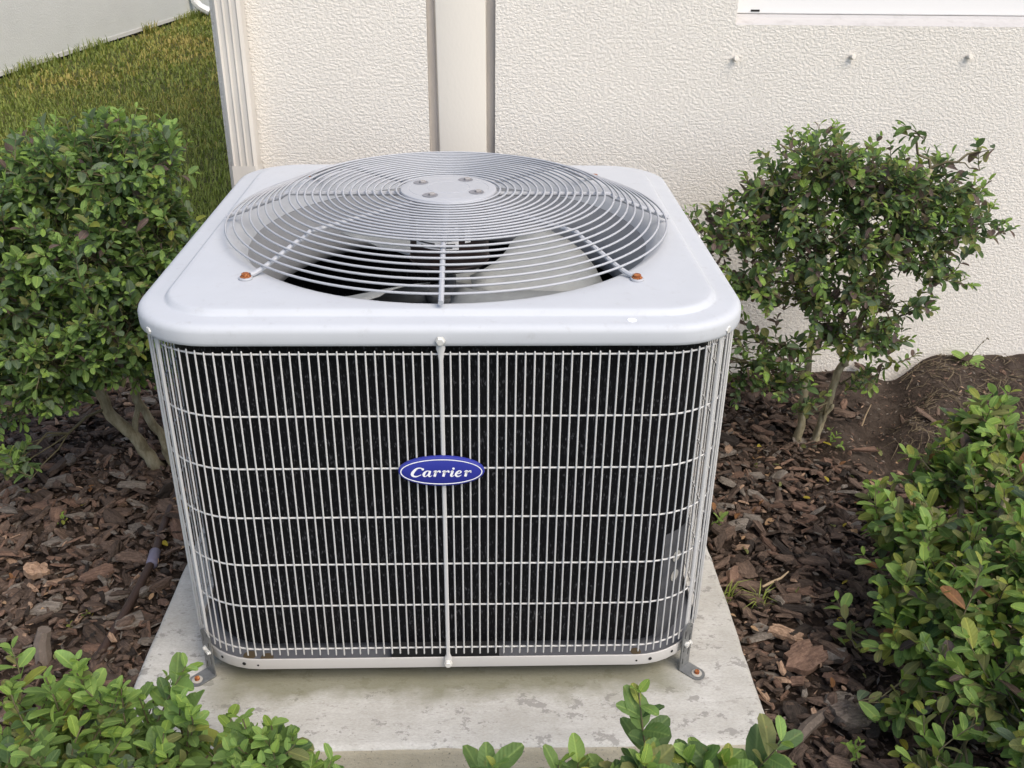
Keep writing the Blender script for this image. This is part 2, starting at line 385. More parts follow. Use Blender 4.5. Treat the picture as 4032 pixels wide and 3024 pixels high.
def heightgrid(name, x0, x1, y0, y1, st, hf, mt):
    xs = np.arange(x0, x1 + st / 2, st); ys = np.arange(y0, y1 + st / 2, st)
    X, Y = np.meshgrid(xs, ys); nx = len(xs); ny = len(ys)
    i, j = np.meshgrid(np.arange(nx - 1), np.arange(ny - 1)); a = (j * nx + i).ravel()
    F = np.stack([a, a + 1, a + nx + 1, a + nx], 1)
    return obj(name, np.c_[X.ravel(), Y.ravel(), hf(X, Y).ravel()], F, mt)
bed = heightgrid('mulch_bed', -1.75, 2.6, -2.2, .86, .011, ground_h, M['soil']); bed['kind'] = 'structure'

# ------------------------------------------------------------------ house
house = thing('house', 'cream stucco house wall with window and downspout behind the condenser', 'house', (0, .85, -.15))
GW0, GW1 = -.075, .0945          # groove band beside the pilaster
GZ0, GZ1 = -.2, 2.7
WX0, WX1, WZ0 = .690, 2.15, .873
hm = MB()
def slab(x0, x1, z0, z1, y0=.85, y1=.88): hm.box((x0, y0, z0), (x1, y1, z1))
slab(-.598, GW0, GZ0, GZ1); slab(GW1, WX0, GZ0, GZ1); slab(WX0, WX1, GZ0, WZ0); slab(WX1, 6, GZ0, GZ1); slab(WX0, WX1, 2.1, GZ1)
hm.box((-.596, .8805, GZ0), (WX0, 1.06, GZ1 - .002)); hm.box((WX0 + .0005, .8805, GZ0), (WX1, 1.06, .868)); hm.box((WX1 + .0005, .8805, GZ0), (5.99, 1.06, GZ1 - .002))
hm.box((WX0 + .0005, .8805, 2.103), (WX1, 1.06, GZ1 - .002))
hm.box((-.596, 1.0605, GZ0), (-.45, 11, GZ1 - .002)); hm.box((5.85, 1.0605, GZ0), (5.99, 11, GZ1 - .002)); hm.box((-.449, 10.85, GZ0), (5.849, 11, GZ1 - .002))
o = hm.build('stucco_wall', M['stucco'], house)
b_ = MB().box((-.596, .852, GZ1), (6, 11, GZ1 + .02)).build('ceiling_board', M['trim'], house)
rf = MB(); rf.add([(-.62, .84, 2.722), (6.02, .84, 2.722), (6.02, 11.02, 2.722), (-.62, 11.02, 2.722), (2.0, 5.9, 4.2), (3.4, 5.9, 4.2)],
                  [(0, 1, 5, 4), (1, 2, 5), (2, 3, 4, 5), (3, 0, 4), (3, 2, 1, 0)]).build('roof', M['roof'], house)
# recessed band and the tapering pilaster board standing in it
MB().box((GW0 + .0005, .873, GZ0), (GW1 - .0005, .8795, GZ1 - .003)).build('groove_board', M['groove'], house)
pz = [GZ0, .2, .559, .924, GZ1 - .003]
pl = [-.040, -.0445, -.0485, -.0525, -.0545]; pr = [.0755, .0740, .0728, .0705, .070]
pv = []
for z, a, b in zip(pz, pl, pr): pv += [(a - .004, .8725, z), (a, .853, z), (a + .004, .8515, z), (b - .006, .8515, z), (b - .001, .854, z), (b + .002, .8725, z)]
pm = MB(); pm.loops([pv[i * 6:(i + 1) * 6] for i in range(5)], close=True); pm.F.append((0, 5, 4, 3, 2, 1)); pm.M.append(0)
autosmooth(pm.build('pilaster', M['trim'], house), 30)
# window
win = MB()
win.box((WX0 + .004, .905, .893), (WX1 - .004, .97, .945)); win.box((WX0 + .004, .905, .945), (WX0 + .05, .97, 2.09)); win.box((WX1 - .05, .905, .945), (WX1 - .004, .97, 2.09))
win.box((WX0 + .05, .905, 2.05), (WX1 - .05, .97, 2.09)); win.box((WX0 + .05, .915, .945), (WX1 - .05, .955, .975))
wo = thing('window', None, None)
COL.objects.unlink(wo); bpy.data.objects.remove(wo)
wo = win.build('window', M['vinyl'], house); bv = wo.modifiers.new('bevel', 'BEVEL'); bv.width = .003; bv.segments = 2
MB().box((WX0 + .05, .93, .975), (WX1 - .05, .938, 2.05)).build('pane', M['glass'], wo).location = -wo.location
MB().box((.738, .9035, .8985), (.760, .9049, .9030)).build('weep_slot', M['black'], wo)
MB().box((.738 + .72, .9035, .8985), (.760 + .72, .9049, .9030)).build('weep_slot', M['black'], wo)
sl = MB(); yy = [(.8505, .866), (.8515, .8735), (.856, .8755), (.893, .8835), (.8975, .8855), (.9005, .892), (.906, .8925), (.906, .866)]
sl.loops([[(WX0 + .001, y, z) for y, z in yy], [(WX1 - .001, y, z) for y, z in yy]])
autosmooth(sl.build('window_sill', M['sill'], house), 30)
# shutter studs: capped bolts standing out of the wall
for i, (x, z) in enumerate(((.695, .794), (.991, .800), (1.289, .802))):
    s_ = MB(); s_.lathe([(.004, 0), (.004, .005), (.0062, .005), (.0070, .0062), (.0070, .0115), (.006, .0138), (.0001, .0142)], (x, .849, z), 14, axis=(.25, -1, .12))
    autosmooth(s_.build('shutter_stud', M['trim'], house))
# downspout: fluted rectangular tube with a strap, front face at y .78
def downspout(x0, x1, yf, yb, zs, mt, parent, zlo):
    w = x1 - x0; P = []
    P += [(x0, yb), (x0, yf + .008), (x0 + .008, yf)]
    for c in (.25, .5, .75):
        xc = x0 + w * c; P += [(xc - .009, yf), (xc - .005, yf + .0045), (xc + .005, yf + .0045), (xc + .009, yf)]
    P += [(x1 - .008, yf), (x1, yf + .008), (x1, yb)]
    d = MB(); d.loops([[(x, y, z) for x, y in P] for z in zs])
    return autosmooth(d.build('downspout', mt, parent), 30)
ds = downspout(-.579, -.513, .795, .846, (.512, 1.2, 2.7), M['spout'], house, .5)
el = MB()
ring = [(-.5815, .846), (-.5815, .799), (-.5755, .7925), (-.5165, .7925), (-.5105, .799), (-.5105, .846)]
el.loops([[(x, y, z) for x, y in ring] for z in (.530, .515, .10)])
ring2 = lambda dy, dz: [(x, y + dy, .10 + dz + (y - .82) * -.6) for x, y in ring]
el.loops([[(x, y, .10) for x, y in ring], ring2(-.03, -.05), ring2(-.11, -.12)])
autosmooth(el.build('downspout_shoe', M['spout'], house), 30)
MB().box((-.590, .8455, 1.30), (-.502, .8495, 1.33)).build('strap', M['spout'], ds)

# neighbour house across the lawn
NB = thing('neighbor_house', 'pale grey stucco house side beyond the lawn with a white downspout', 'house', (-3.6, 8, -.15))
def nx(y): return -3.544 + (y - 5.945) * .0898
nm = MB(); a, b = (nx(-2), -2), (nx(22), 22)
def nwall(x_out, z0, z1, nmz, mt, th=.2):
    q = MB()
    q.add([(a[0] + x_out, a[1], z0), (b[0] + x_out, b[1], z0), (b[0] - th, b[1], z0), (a[0] - th, a[1], z0),
           (a[0] + x_out, a[1], z1), (b[0] + x_out, b[1], z1), (b[0] - th, b[1], z1), (a[0] - th, a[1], z1)],
          [(0, 1, 5, 4), (4, 5, 6, 7), (1, 2, 6, 5), (2, 3, 7, 6), (3, 0, 4, 7)])
    return q.build(nmz, mt, NB)
nwall(0, -.118, 2.7, 'stucco_wall', M['stucco_far'])
nwall(-.012, -.16, -.1185, 'foundation_shade', M['black'])  # black strip: shadow line under the screed put into the colour
nwall(.006, -.121, -.088, 'weep_screed', M['vinyl'], -.0005)
rq = MB(); rq.add([(a[0] + .4, a[1], 2.7), (b[0] + .4, b[1], 2.7), (b[0] - 4, b[1], 4.4), (a[0] - 4, a[1], 4.4), (a[0] + .4, a[1], 2.62), (b[0] + .4, b[1], 2.62), (b[0] - 4, b[1], 2.62), (a[0] - 4, a[1], 2.62)],
                  [(0, 1, 2, 3), (4, 5, 1, 0), (7, 6, 5, 4), (5, 6, 2, 1), (4, 0, 3, 7)]).build('roof', M['roof'], NB)
yd = 9.95; xd = nx(yd)
d2 = MB(); pts = [(xd + .045, yd, 2.6), (xd + .045, yd, .10), (xd + .06, yd, .03), (xd + .11, yd, -.03), (xd + .21, yd + .0, -.085)]
d2.tube(pts, .045, 8); autosmooth(d2.build('downspout', M['white_alu'], NB), 40)

# ------------------------------------------------------------------ concrete pad
px0, px1, py0, py1 = -.531, .521, -.572, .485
def pad_loop(ins, z):
    Pp = []
    for (xa, ya), (xb, yb) in zip(((px0, py0), (px1, py0), (px1, py1), (px0, py1)), ((px1, py0), (px1, py1), (px0, py1), (px0, py0))):
        for k in range(40):
            t = k / 40; x = xa + (xb - xa) * t; y = ya + (yb - ya) * t
            j = .0007 * float(wav(x, y, 60)) + .0007 * float(wav(x, y, 170))
            cx, cy = x * (1 - ins / .53), y * (1 - ins / .55)
            Pp.append((cx + (j if xa == xb else 0), cy + (j if ya == yb else 0), z + (j * .5 if ins < .02 else 0)))
    return Pp
pd = MB(); L_ = [pad_loop(-.012, -.17), pad_loop(-.004, PAD_Z - .016), pad_loop(-.001, PAD_Z - .006), pad_loop(.004, PAD_Z - .0012), pad_loop(.012, PAD_Z), pad_loop(.2, PAD_Z)]
pd.loops(L_); pd.F.append(tuple(range(5 * 160, 6 * 160))); pd.M.append(0)
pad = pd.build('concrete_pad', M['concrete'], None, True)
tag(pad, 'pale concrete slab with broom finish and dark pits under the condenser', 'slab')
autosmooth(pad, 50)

# ------------------------------------------------------------------ condenser
AC = thing('condenser_unit', 'light grey outdoor air conditioner condenser with round fan guard on a concrete slab', 'air conditioner', (0, 0, PAD_Z))
def rrect(half, r, n=10, seg=14):
    """closed outline, half size, corner radius; starts at front right corner"""
    P = []
    for k, (cx, cy) in enumerate(((1, -1), (1, 1), (-1, 1), (-1, -1))):
        a0 = -90 + 90 * k
        for i in range(n + 1):
            a = R(a0 + 90 * i / n); P.append(((half - r) * cx + r * math.cos(a), (half - r) * cy + r * math.sin(a)))
        nxt = ((1, 1), (-1, 1), (-1, -1), (1, -1))[k]
        p = P[-1]; a = R(a0 + 90); q = ((half - r) * nxt[0] + r * math.cos(a), (half - r) * nxt[1] + r * math.sin(a))
        for i in range(1, seg): P.append((p[0] + (q[0] - p[0]) * i / seg, p[1] + (q[1] - p[1]) * i / seg))
    return P
def rl(half, r, z): return [(x, y, z) for x, y in rrect(half, r)]
H, RC = .445, .120
prof = [(.004, .5982), (.0018, .5972), (.0003, .5990), (0, .603), (0, .6160), (.0012, .6205), (.0042, .6242), (.0085, .6262), (.014, .6270), (.0350, .6272), (.0366, .6276), (.0385, .6298), (.0415, .6334), (.0440, .6350), (.0465, .6355), (.0535, .6356)]
lm = MB(); loops = [rl(H - i, max(.02, RC - i * .8), z) for i, z in prof]
base = loops[-1]
def circ_from(base, r, z):
    out = []
    for x, y, _ in base:
        a = math.atan2(y, x); out.append((r * math.cos(a), r * math.sin(a), z))
    return out
cr = circ_from(base, .385, .6356)
for t in (.25, .5, .75): loops.append([(p[0] + (q[0] - p[0]) * t, p[1] + (q[1] - p[1]) * t, p[2] + (q[2] - p[2]) * t) for p, q in zip(base, cr)])
loops.append(cr)
for r, z in ((.3795, .6342), (.3720, .6305), (.3640, .6240), (.3570, .6150), (.3510, .6030)): loops.append(circ_from(base, r, z))
lm.loops(loops)
lid = autosmooth(lm.build('lid', M['lid'], AC), 50)
om = MB(); om.lathe([(.3507, .6026), (.344, .588), (.337, .572), (.331, .555), (.327, .535), (.326, .510), (.328, .495), (.34, .487), (.40, .484)], (0, 0, 0), 96)
autosmooth(om.build('fan_orifice', M['orifice'], lid), 50)
# white bird speck and water marks on the lid
MB().lathe([(.0001, .0011), (.0045, .0009), (.0065, .0003), (.0068, -.0004)], (.268, -.423, .6274), 12).build('paint_speck', M['speck'], lid)

# fan guard
def gz(r): return .6915 - (r - .09) / .188 * .0012 if r <= .279 else .6903 - (r - .279) / (.3836 - .279) * .0425
guard = MB()
gd = bpy.data.objects.new('fan_guard', None); link(gd, AC); gd.empty_display_size = .02
ring_r = [.0909 + .01306 * i for i in range(15)] + [.2895, .3015, .3138, .327, .341, .355, .369, .3834]
for r in ring_r:
    t = MB(); t.tube([(r * math.cos(a), r * math.sin(a), gz(r) + .0032) for a in np.linspace(0, 2 * math.pi, 97)[:-1]], .0019, 6, closed=True)
    autosmooth(t.build('guard_ring', M['guard'], gd), 80)
hubm = MB(); hp = [(.0845, .689), (.0848, .694), (.0835, .6965), (.081, .6975), (.0705, .6978), (.0695, .6972), (.0685, .6978), (.038, .6985), (.0372, .6979), (.036, .6986), (.0001, .6988)]
hubm.lathe(hp, (0, 0, 0), 64); hub = autosmooth(hubm.build('hub_plate', M['guard'], gd), 25)
for a in (45, 135, 225, 315):
    a = R(a + 14); cx, cy = .0575 * math.cos(a), .0575 * math.sin(a)
    dm = MB(); dm.lathe([(.0135, .6986), (.0128, .6990), (.0115, .6988), (.009, .6984), (.0001, .6984)], (cx, cy, 0), 20); autosmooth(dm.build('bolt_recess', M['recess'], hub), 30)
    bm_ = MB(); bm_.lathe([(.0060, .6985), (.0060, .7012), (.005, .7020), (.0001, .7020)], (cx + .003, cy, 0), 6); bm_.build('hub_bolt', M['bolt_grey'], hub)
rod = .0031
def spoke(ang, rin, rb, rout, foot, th):
    c, s = math.cos(R(ang)), math.sin(R(ang))
    pts = [(rin, .6868)]; pts += [(rb - .018, gz(rb - .018) - .0022), (rb - .004, gz(rb) - .0032), (rb + .008, gz(rb + .008) - .0030)]
    if foot: pts += [(.372, gz(.372) - .004), (.386, .6436), (.398, .6405), (.404, .6400)]
    else: pts += [(rout - .004, gz(min(rout, .3834)) - .0025), (rout, gz(.3834) - .0032)]
    t = MB(); t.tube([(r * c, r * s, z) for r, z in pts], th, 8)
    if foot:
        k = Vector((.412 * c, .412 * s, .6366)); t.lathe([(.0001, .0026), (.0098, .0026), (.0105, .0015), (.0105, -.0005)], k, 18)
    return autosmooth(t.build('guard_spoke', M['guard'], gd), 40)
for a in (0, 90, 180, 270): spoke(a, .06, .300 if a % 180 == 0 else .290, .402 if a == 270 else .392, False, .0041)
bolts = []
for a in (45, 135, 225, 315):
    ang = {225: 223.6, 315: 315.6}.get(a, a)
    sp = spoke(ang, .07, .310, .41, True, .0040)
    c, s = math.cos(R(ang)), math.sin(R(ang)); k = (.412 * c, .412 * s, .6392)
    bm_ = MB(); bm_.lathe([(.0085, 0), (.0085, .0012), (.0060, .0014), (.0060, .0052), (.0048, .0060), (.0001, .0058)], k, 8); bm_.build('rusty_bolt', M['rust'], sp)
# motor, hub, blades
mm = MB(); mm.lathe([(.0001, .553), (.030, .554), (.058, .558), (.068, .565), (.0705, .577), (.0705, .672), (.062, .682), (.0001, .684)], (0, 0, 0), 40)
mot = autosmooth(mm.build('fan_motor', M['motor'], AC), 40)
mr_ = MB(); mr_.tube([(.0712 * math.cos(a), .0712 * math.sin(a), .572) for a in np.linspace(0, 2 * math.pi, 41)[:-1]], .0022, 6, closed=True); mr_.build('motor_band', M['motor'], mot)
def wrap(a0, a1, z0, z1, r, n=10):
    V = []
    for i in range(n + 1):
        a = a0 + (a1 - a0) * i / n; V += [(r * math.cos(a), r * math.sin(a), z0), (r * math.cos(a), r * math.sin(a), z1)]
    return V, [(2 * i, 2 * i + 2, 2 * i + 3, 2 * i + 1) for i in range(n)]
st = MB(); st.add(*wrap(R(-142), R(-75), .607, .655, .0711)); lbl = st.build('motor_label', M['sticker'], mot)
st = MB()
for k, z in enumerate((.648, .641, .634, .624, .617, .611)):
    st.add(*wrap(R(-138 + 6 * (k % 2)), R(-118 + 9 * (k % 3)), z - .0014, z + .0014, .0713, 4)); st.add(*wrap(R(-100), R(-80 - 4 * (k % 2)), z - .0014, z + .0014, .0713, 4))
st.build('label_print', M['print'], lbl)
st = MB(); st.add(*wrap(R(-66), R(-57), .618, .645, .0711, 3)); st.build('motor_label', M['sticker'], mot)
fan = bpy.data.objects.new('fan', None); link(fan, AC); fan.empty_display_size = .02
hb_ = MB(); hb_.lathe([(.0001, .535), (.011, .535), (.011, .512), (.026, .510), (.044, .505), (.046, .498), (.044, .490), (.0001, .488)], (0, 0, 0), 30); hb_.lathe([(.0070, .560), (.0070, .53)], (0, 0, 0), 12)
autosmooth(hb_.build('fan_hub', M['galv'], fan), 35)
for k, a in enumerate((10, -80, 100, 190)):
    bl = MB(); V = []; nr, nc = 9, 9
    for i in range(nr):
        u = i / (nr - 1); r = .040 + (.296 - .040) * u
        wa = R(22 + 24 * min(1, u * 1.6)); sweep = R(10) * u
        for j in range(nc):
            w = j / (nc - 1) - .5
            rr_ = r - .03 * u * (abs(w) * 2) ** 3
            t = R(a) + sweep + wa * w * 1.5
            z = .500 + .078 * w * 1.6 * (.40 + .60 * u) + .012 * (1 - (2 * w) ** 2)
            V.append((rr_ * math.cos(t), rr_ * math.sin(t), z))
    bl.add(V, [(i * nc + j, i * nc + j + 1, (i + 1) * nc + j + 1, (i + 1) * nc + j) for i in range(nr - 1) for j in range(nc - 1)])
    o = autosmooth(bl.build('fan_blade', M['blade'], fan), 60); sd_ = o.modifiers.new('solidify', 'SOLIDIFY'); sd_.thickness = .0022
# coil, inner cabinet
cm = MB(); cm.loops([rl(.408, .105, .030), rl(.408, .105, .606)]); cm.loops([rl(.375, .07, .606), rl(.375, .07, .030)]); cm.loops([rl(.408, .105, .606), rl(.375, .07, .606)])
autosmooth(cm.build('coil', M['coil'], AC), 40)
# grey end plate of the coil behind the front right corner wires
ep = MB(); aa = [R(x) for x in np.linspace(-62, -20, 7)]
ep.loops([[(.303 + .108 * math.cos(t), -.303 + .108 * math.sin(t), z) for t in aa] for z in (.026, .24)], close=False); ep.build('coil_end_plate', M['coil_end'], AC, True)
for z in (.185, .145):
    q = MB(); t = R(-46); q.lathe([(.0105, 0), (.0105, .0012), (.0001, .0013)], (.303 + .1085 * math.cos(t), -.303 + .1085 * math.sin(t), z), 14, axis=(math.cos(t), math.sin(t), 0)); q.build('plate_hole', M['washer'], AC)
# base pan
pm_ = MB(); pm_.loops([rl(.432, .120, .0), rl(.4365, .123, .0006), rl(.4370, .123, .002), rl(.4370, .123, .0215), rl(.4362, .122, .0222), rl(.4345, .121, .0215), rl(.4345, .121, .010)])
pan = autosmooth(pm_.build('base_pan', M['pan'], AC), 40)
fl_ = MB(); fl_.add([(x, y, .010) for x, y in rrect(.4342, .121)], [tuple(range(len(rrect(.43, .1))))]); fl_.add([(x, y, .001) for x, y in rrect(.431, .119)], [tuple(range(len(rrect(.43, .1))))[::-1]])
fl_.build('pan_floor', M['panfloor'], pan)
for x, y, r in ((-.335, -.413, .011), (-.305, -.419, .011), (.318, -.415, .009)):
    MB().lathe([(.0001, .0128), (r * .8, .0126), (r, .0118)], (x, y, -.0018), 14).build('rust_spot', M['stain'], pan)
MB().box((-.095, -.4285, .0125), (.085, -.40, .0300)).build('drain_gap', M['black'], pan)
for s in (-1, 1):
    for t, z, r in ((-58, .0125, .0026), (-78, .0115, .0032), (-89, .0100, .0018)):
        t = R(t) if s > 0 else math.pi - R(t); cx = s * .314
        MB().lathe([(r, .0001), (r, .0006), (.0001, .0006)], (cx + .123 * math.cos(t), -.314 + .123 * math.sin(t), z), 12, axis=(math.cos(t), math.sin(t), 0)).build('screw_hole', M['black'], pan)
for sx_ in (-1, 1):
    for sy_ in (-1, 1):
        MB().lathe([(.024, PAD_Z - .0005), (.022, -.002), (.0001, .0)], (sx_ * .30, sy_ * .30, 0), 16).build('rubber_foot', M['rubber'], AC)
# grille wires
GH, GR = .4400, .130
wm = MB(); zz = [.0335, .0345, .036, .30, .5845, .5865, .5875]; rr2 = [.0008, .00125, .00145, .0014, .00145, .00125, .0007]
wm.tube([(0, 0, z) for z in zz], rr2, 6)
wire_me = newmesh('grille_wire', np.array(wm.V), wm.F, M['wire'], None, True)
seg = 4 * (2 * (GH - GR)) + 2 * math.pi * GR
def along(s, half=GH, r=GR):
    """point and outward normal at arc length s, counter-clockwise from the middle of the front side"""
    a = half - r; side = 2 * a; arc = math.pi * r / 2
    s = s % (4 * side + 4 * arc)
    if s <= a: return (s, -half, 0, -1)
    s -= a
    for k in range(4):
        a0 = R(-90 + 90 * k); cx, cy = ((1, -1), (1, 1), (-1, 1), (-1, -1))[k]
        if s <= arc:
            t = a0 + s / r; return (a * cx + r * math.cos(t), a * cy + r * math.sin(t), math.cos(t), math.sin(t))
        s -= arc
        d = ((0, 1), (-1, 0), (0, -1), (1, 0))[k]; nn = ((1, 0), (0, 1), (-1, 0), (0, -1))[k]
        ln = side if k < 3 else a
        if s <= ln:
            p0 = ((half, -a), (a, half), (-half, a), (-a, -half))[k]
            return (p0[0] + d[0] * s, p0[1] + d[1] * s, nn[0], nn[1])
        s -= ln
    return (0, -half, 0, -1)
NW = 250; pitch = seg / NW
quarter = seg / 4
strap_s = [k * quarter for k in range(4)] + [quarter / 2 + k * quarter for k in range(4)]
for i in range(NW):
    s = i * pitch
    if min(min(abs(s - t), seg - abs(s - t)) for t in strap_s) < .0068: continue
    x, y, nx_, ny_ = along(s)
    o = bpy.data.objects.new('grille_wire', wire_me); o.location = (x, y, -PAD_Z + random.uniform(-.0012, .0012)); link(o, AC)
for z in (.5818, .4823, .3935, .3057, .2165, .1346, .0446):
    t = MB(); P = rrect(GH - .0028, GR - .0028, 10, 6); t.tube([(x, y, z) for x, y in P], .00155, 6, closed=True); autosmooth(t.build('grille_crosswire', M['wire'], AC), 80)
for s in strap_s:
    x, y, nx_, ny_ = along(s); t = MB(); tx, ty = -ny_, nx_
    corner = abs(nx_) > .1 and abs(ny_) > .1
    pr_ = [(.0058, .0080), (.0062, .0190), (.0058, .0270), (.0031, .0335), (.0031, .574), (.0046, .586), (.0062, .592), (.0062, .606)]
    if corner: pr_ = [(w * .95, z) for w, z in pr_]
    for off in (.0016,):
        La = [[(x + tx * w * e + nx_ * (d + off), y + ty * w * e + ny_ * (d + off), z) for e, d in ((-1, -.0012), (-1, .0006), (-.55, .0022), (.55, .0022), (1, .0006), (1, -.0012))] for w, z in pr_]
        t.loops(La)
    sp = autosmooth(t.build('strap', M['wire'], AC), 40)
    for z, o_ in ((.0160, .436), (.6065, .446)):
        d_ = .0034 if z < .1 else .0062
        b2 = MB(); b2.lathe([(.0072, 0), (.0072, .0016), (.0058, .0018), (.0058, .0058), (.0048, .0068), (.0001, .0068)], (x + nx_ * d_, y + ny_ * d_, z), 6, axis=(nx_, ny_, 0)); b2.build('strap_bolt', M['bolt'], sp)
# hold-down brackets at the four corners
def bracket(cx, cy, s):
    n_ = Vector((cx, cy, 0)).normalized(); t_ = Vector((-n_.y, n_.x, 0)); k = (.314 + .123 * .70711 + .0050)
    o0 = Vector((math.copysign(k, cx), math.copysign(k, cy), 0))
    q = MB(); ncol, nrow = 7, 22; W_ = .028; z0, z1 = PAD_Z + .0022, .062
    def cell(u0, u1, a, b):
        zt = lambda u: a
        pts = []
        for d in (-.0011, .0011):
            for (u, z) in ((u0, a), (u1, a), (u1, b), (u0, b)):
                zz_ = min(z, z1 - .010 * (abs(u) / (W_ / 2)) ** 2)
                p = o0 + t_ * u + n_ * d; pts.append((p.x, p.y, zz_))
        q.add(pts, [(0, 1, 2, 3), (7, 6, 5, 4), (0, 4, 5, 1), (1, 5, 6, 2), (2, 6, 7, 3), (3, 7, 4, 0)])
    us = [-.014, -.0090, -.0055, -.0018, .0018, .0055, .0090, .014]; zs = np.linspace(z0, z1, nrow + 1)
    for j in range(nrow):
        for i in range(7):
            slot = (i == 1 and j % 7 in (1, 2, 3, 4) and 1 < j < 20) or (i == 5 and (j + 3) % 7 in (1, 2, 3, 4) and 1 < j < 20)
            if slot: continue
            cell(us[i], us[i + 1], zs[j], zs[j + 1])
    outl = [(-.014, 0), (-.014, .028)] + [(.014 * -math.cos(R(a)), .028 + .014 * math.sin(R(a))) for a in range(15, 180, 15)] + [(.014, .028), (.014, 0)]
    nn = len(outl); top = [o0 + t_ * u + n_ * (v_ - .001) for u, v_ in outl]
    q.add([(p.x, p.y, PAD_Z + .0028) for p in top] + [(p.x, p.y, PAD_Z + .0004) for p in top], [tuple(range(nn)), tuple(range(2 * nn - 1, nn - 1, -1))] + [(i, i + nn, (i + 1) % nn + nn, (i + 1) % nn) for i in range(nn)])
    br = q.build('mounting_bracket', M['galv'], AC)
    c = o0 + n_ * .0270
    MB().lathe([(.0088, .0025), (.0088, .0040), (.0040, .0042)], (c.x, c.y, PAD_Z), 16).build('washer', M['washer'], br)
    MB().lathe([(.0046, .0040), (.0044, .0085), (.003, .0098), (.0001, .0100)], (c.x, c.y, PAD_Z), 10).build('anchor_bolt', M['rust'], br)
    for u, z in ((-.004, .020), (.008, .017)):
        p = o0 + t_ * u + n_ * .0011
        MB().lathe([(.0042, 0), (.0042, .0022), (.0030, .0024), (.0030, .0052), (.0001, .0055)], (p.x, p.y, z), 6, axis=n_).build('bracket_screw', M['bolt'], br)
for c in ((1, -1), (-1, -1), (1, 1), (-1, 1)): bracket(*c, 1)
# badge
BX, BZ, BY = -.0030, .3958, -.4450
bg = MB(); ea = np.linspace(0, 2 * math.pi, 73)[:-1]
def ell(a, b, y): return [(BX + a * math.cos(t), y, BZ + b * math.sin(t)) for t in ea]
Lb = [ell(.0635, .0250, BY), ell(.0640, .0255, BY - .003), ell(.0632, .0247, BY - .0052), ell(.0615, .0230, BY - .0060)]
bg.loops(Lb); bg.F.append(tuple(3 * 72 + i for i in range(72))); bg.M.append(0)
badge = autosmooth(bg.build('badge', M['blue'], AC), 40)
yr = BY - .0063
ri = MB(); ri.loops([ell(.0607, .0188 + .0030, yr), ell(.0591, .0202, yr), ]); ri.build('badge_ring', M['badge_white'], badge)
S = .0001035; OX, OZ = 1065, 590
def stroke(mb, pts, dx=0, slant=0):
    P = []; 
    # smooth the centre line
    pp = [np.array((p[0] + dx, p[1], p[2]), float) for p in pts]
    for i in range(len(pp) - 1):
        p0 = pp[max(i - 1, 0)]; p1 = pp[i]; p2 = pp[i + 1]; p3 = pp[min(i + 2, len(pp) - 1)]
        for t in np.linspace(0, 1, 6)[:-1]:
            P.append(.5 * ((2 * p1) + (-p0 + p2) * t + (2 * p0 - 5 * p1 + 4 * p2 - p3) * t * t + (-p0 + 3 * p1 - 3 * p2 + p3) * t ** 3))
    P.append(pp[-1]); V = []
    for i, p in enumerate(P):
        d = P[min(i + 1, len(P) - 1)][:2] - P[max(i - 1, 0)][:2]; d = d / (np.linalg.norm(d) + 1e-9); nrm = np.array((-d[1], d[0])) * p[2] / 2
        for s in (1, -1):
            q = p[:2] + nrm * s; V.append((BX + (q[0] - OX) * S, yr - .0002 - .00001 * (len(mb.V) % 7), BZ - (q[1] - OZ) * S))
    mb.add(V, [(2 * i, 2 * i + 1, 2 * i + 3, 2 * i + 2) for i in range(len(P) - 1)])
def dot(mb, x, y, r):
    mb.add([(BX + (x + r * math.cos(t) - OX) * S, yr - .00025, BZ - (y + r * math.sin(t) - OZ) * S) for t in np.linspace(0, 2 * math.pi, 17)[:-1]], [tuple(range(16))])
lt = MB()
stroke(lt, [(806, 548, 16), (790, 530, 16), (750, 522, 18), (705, 542, 30), (664, 590, 42), (648, 632, 42), (668, 660, 30), (706, 666, 18), (745, 652, 12), (778, 634, 9)]); dot(lt, 801, 543, 19)
stroke(lt, [(893, 577, 16), (862, 573, 16), (828, 600, 34), (811, 638, 36), (820, 662, 22), (842, 662, 15), (878, 628, 14), (900, 590, 14)])
stroke(lt, [(908, 570, 28), (896, 605, 32), (884, 640, 32), (890, 662, 22), (908, 664, 13), (932, 646, 8)])
for dx in (0, 125, 440):
    stroke(lt, [(950, 592, 8), (968, 576, 16), (990, 577, 30), (980, 615, 36), (964, 668, 36)], dx)
    stroke(lt, [(982, 622, 12), (1004, 592, 15), (1030, 573, 18), (1045, 576, 20), (1046, 590, 22)], dx); dot(lt, 1044 + dx, 590, 14)
stroke(lt, [(1196, 592, 8), (1212, 577, 18), (1226, 578, 30), (1212, 622, 34), (1202, 652, 32), (1216, 664, 18), (1246, 648, 8)]); dot(lt, 1239, 534, 18)
stroke(lt, [(1284, 626, 11), (1318, 616, 12), (1344, 598, 17), (1343, 579, 17), (1318, 572, 17), (1288, 598, 32), (1270, 638, 36), (1284, 662, 26), (1314, 664, 17), (1352, 640, 8)])
lt.build('badge_lettering', M['badge_white'], badge)

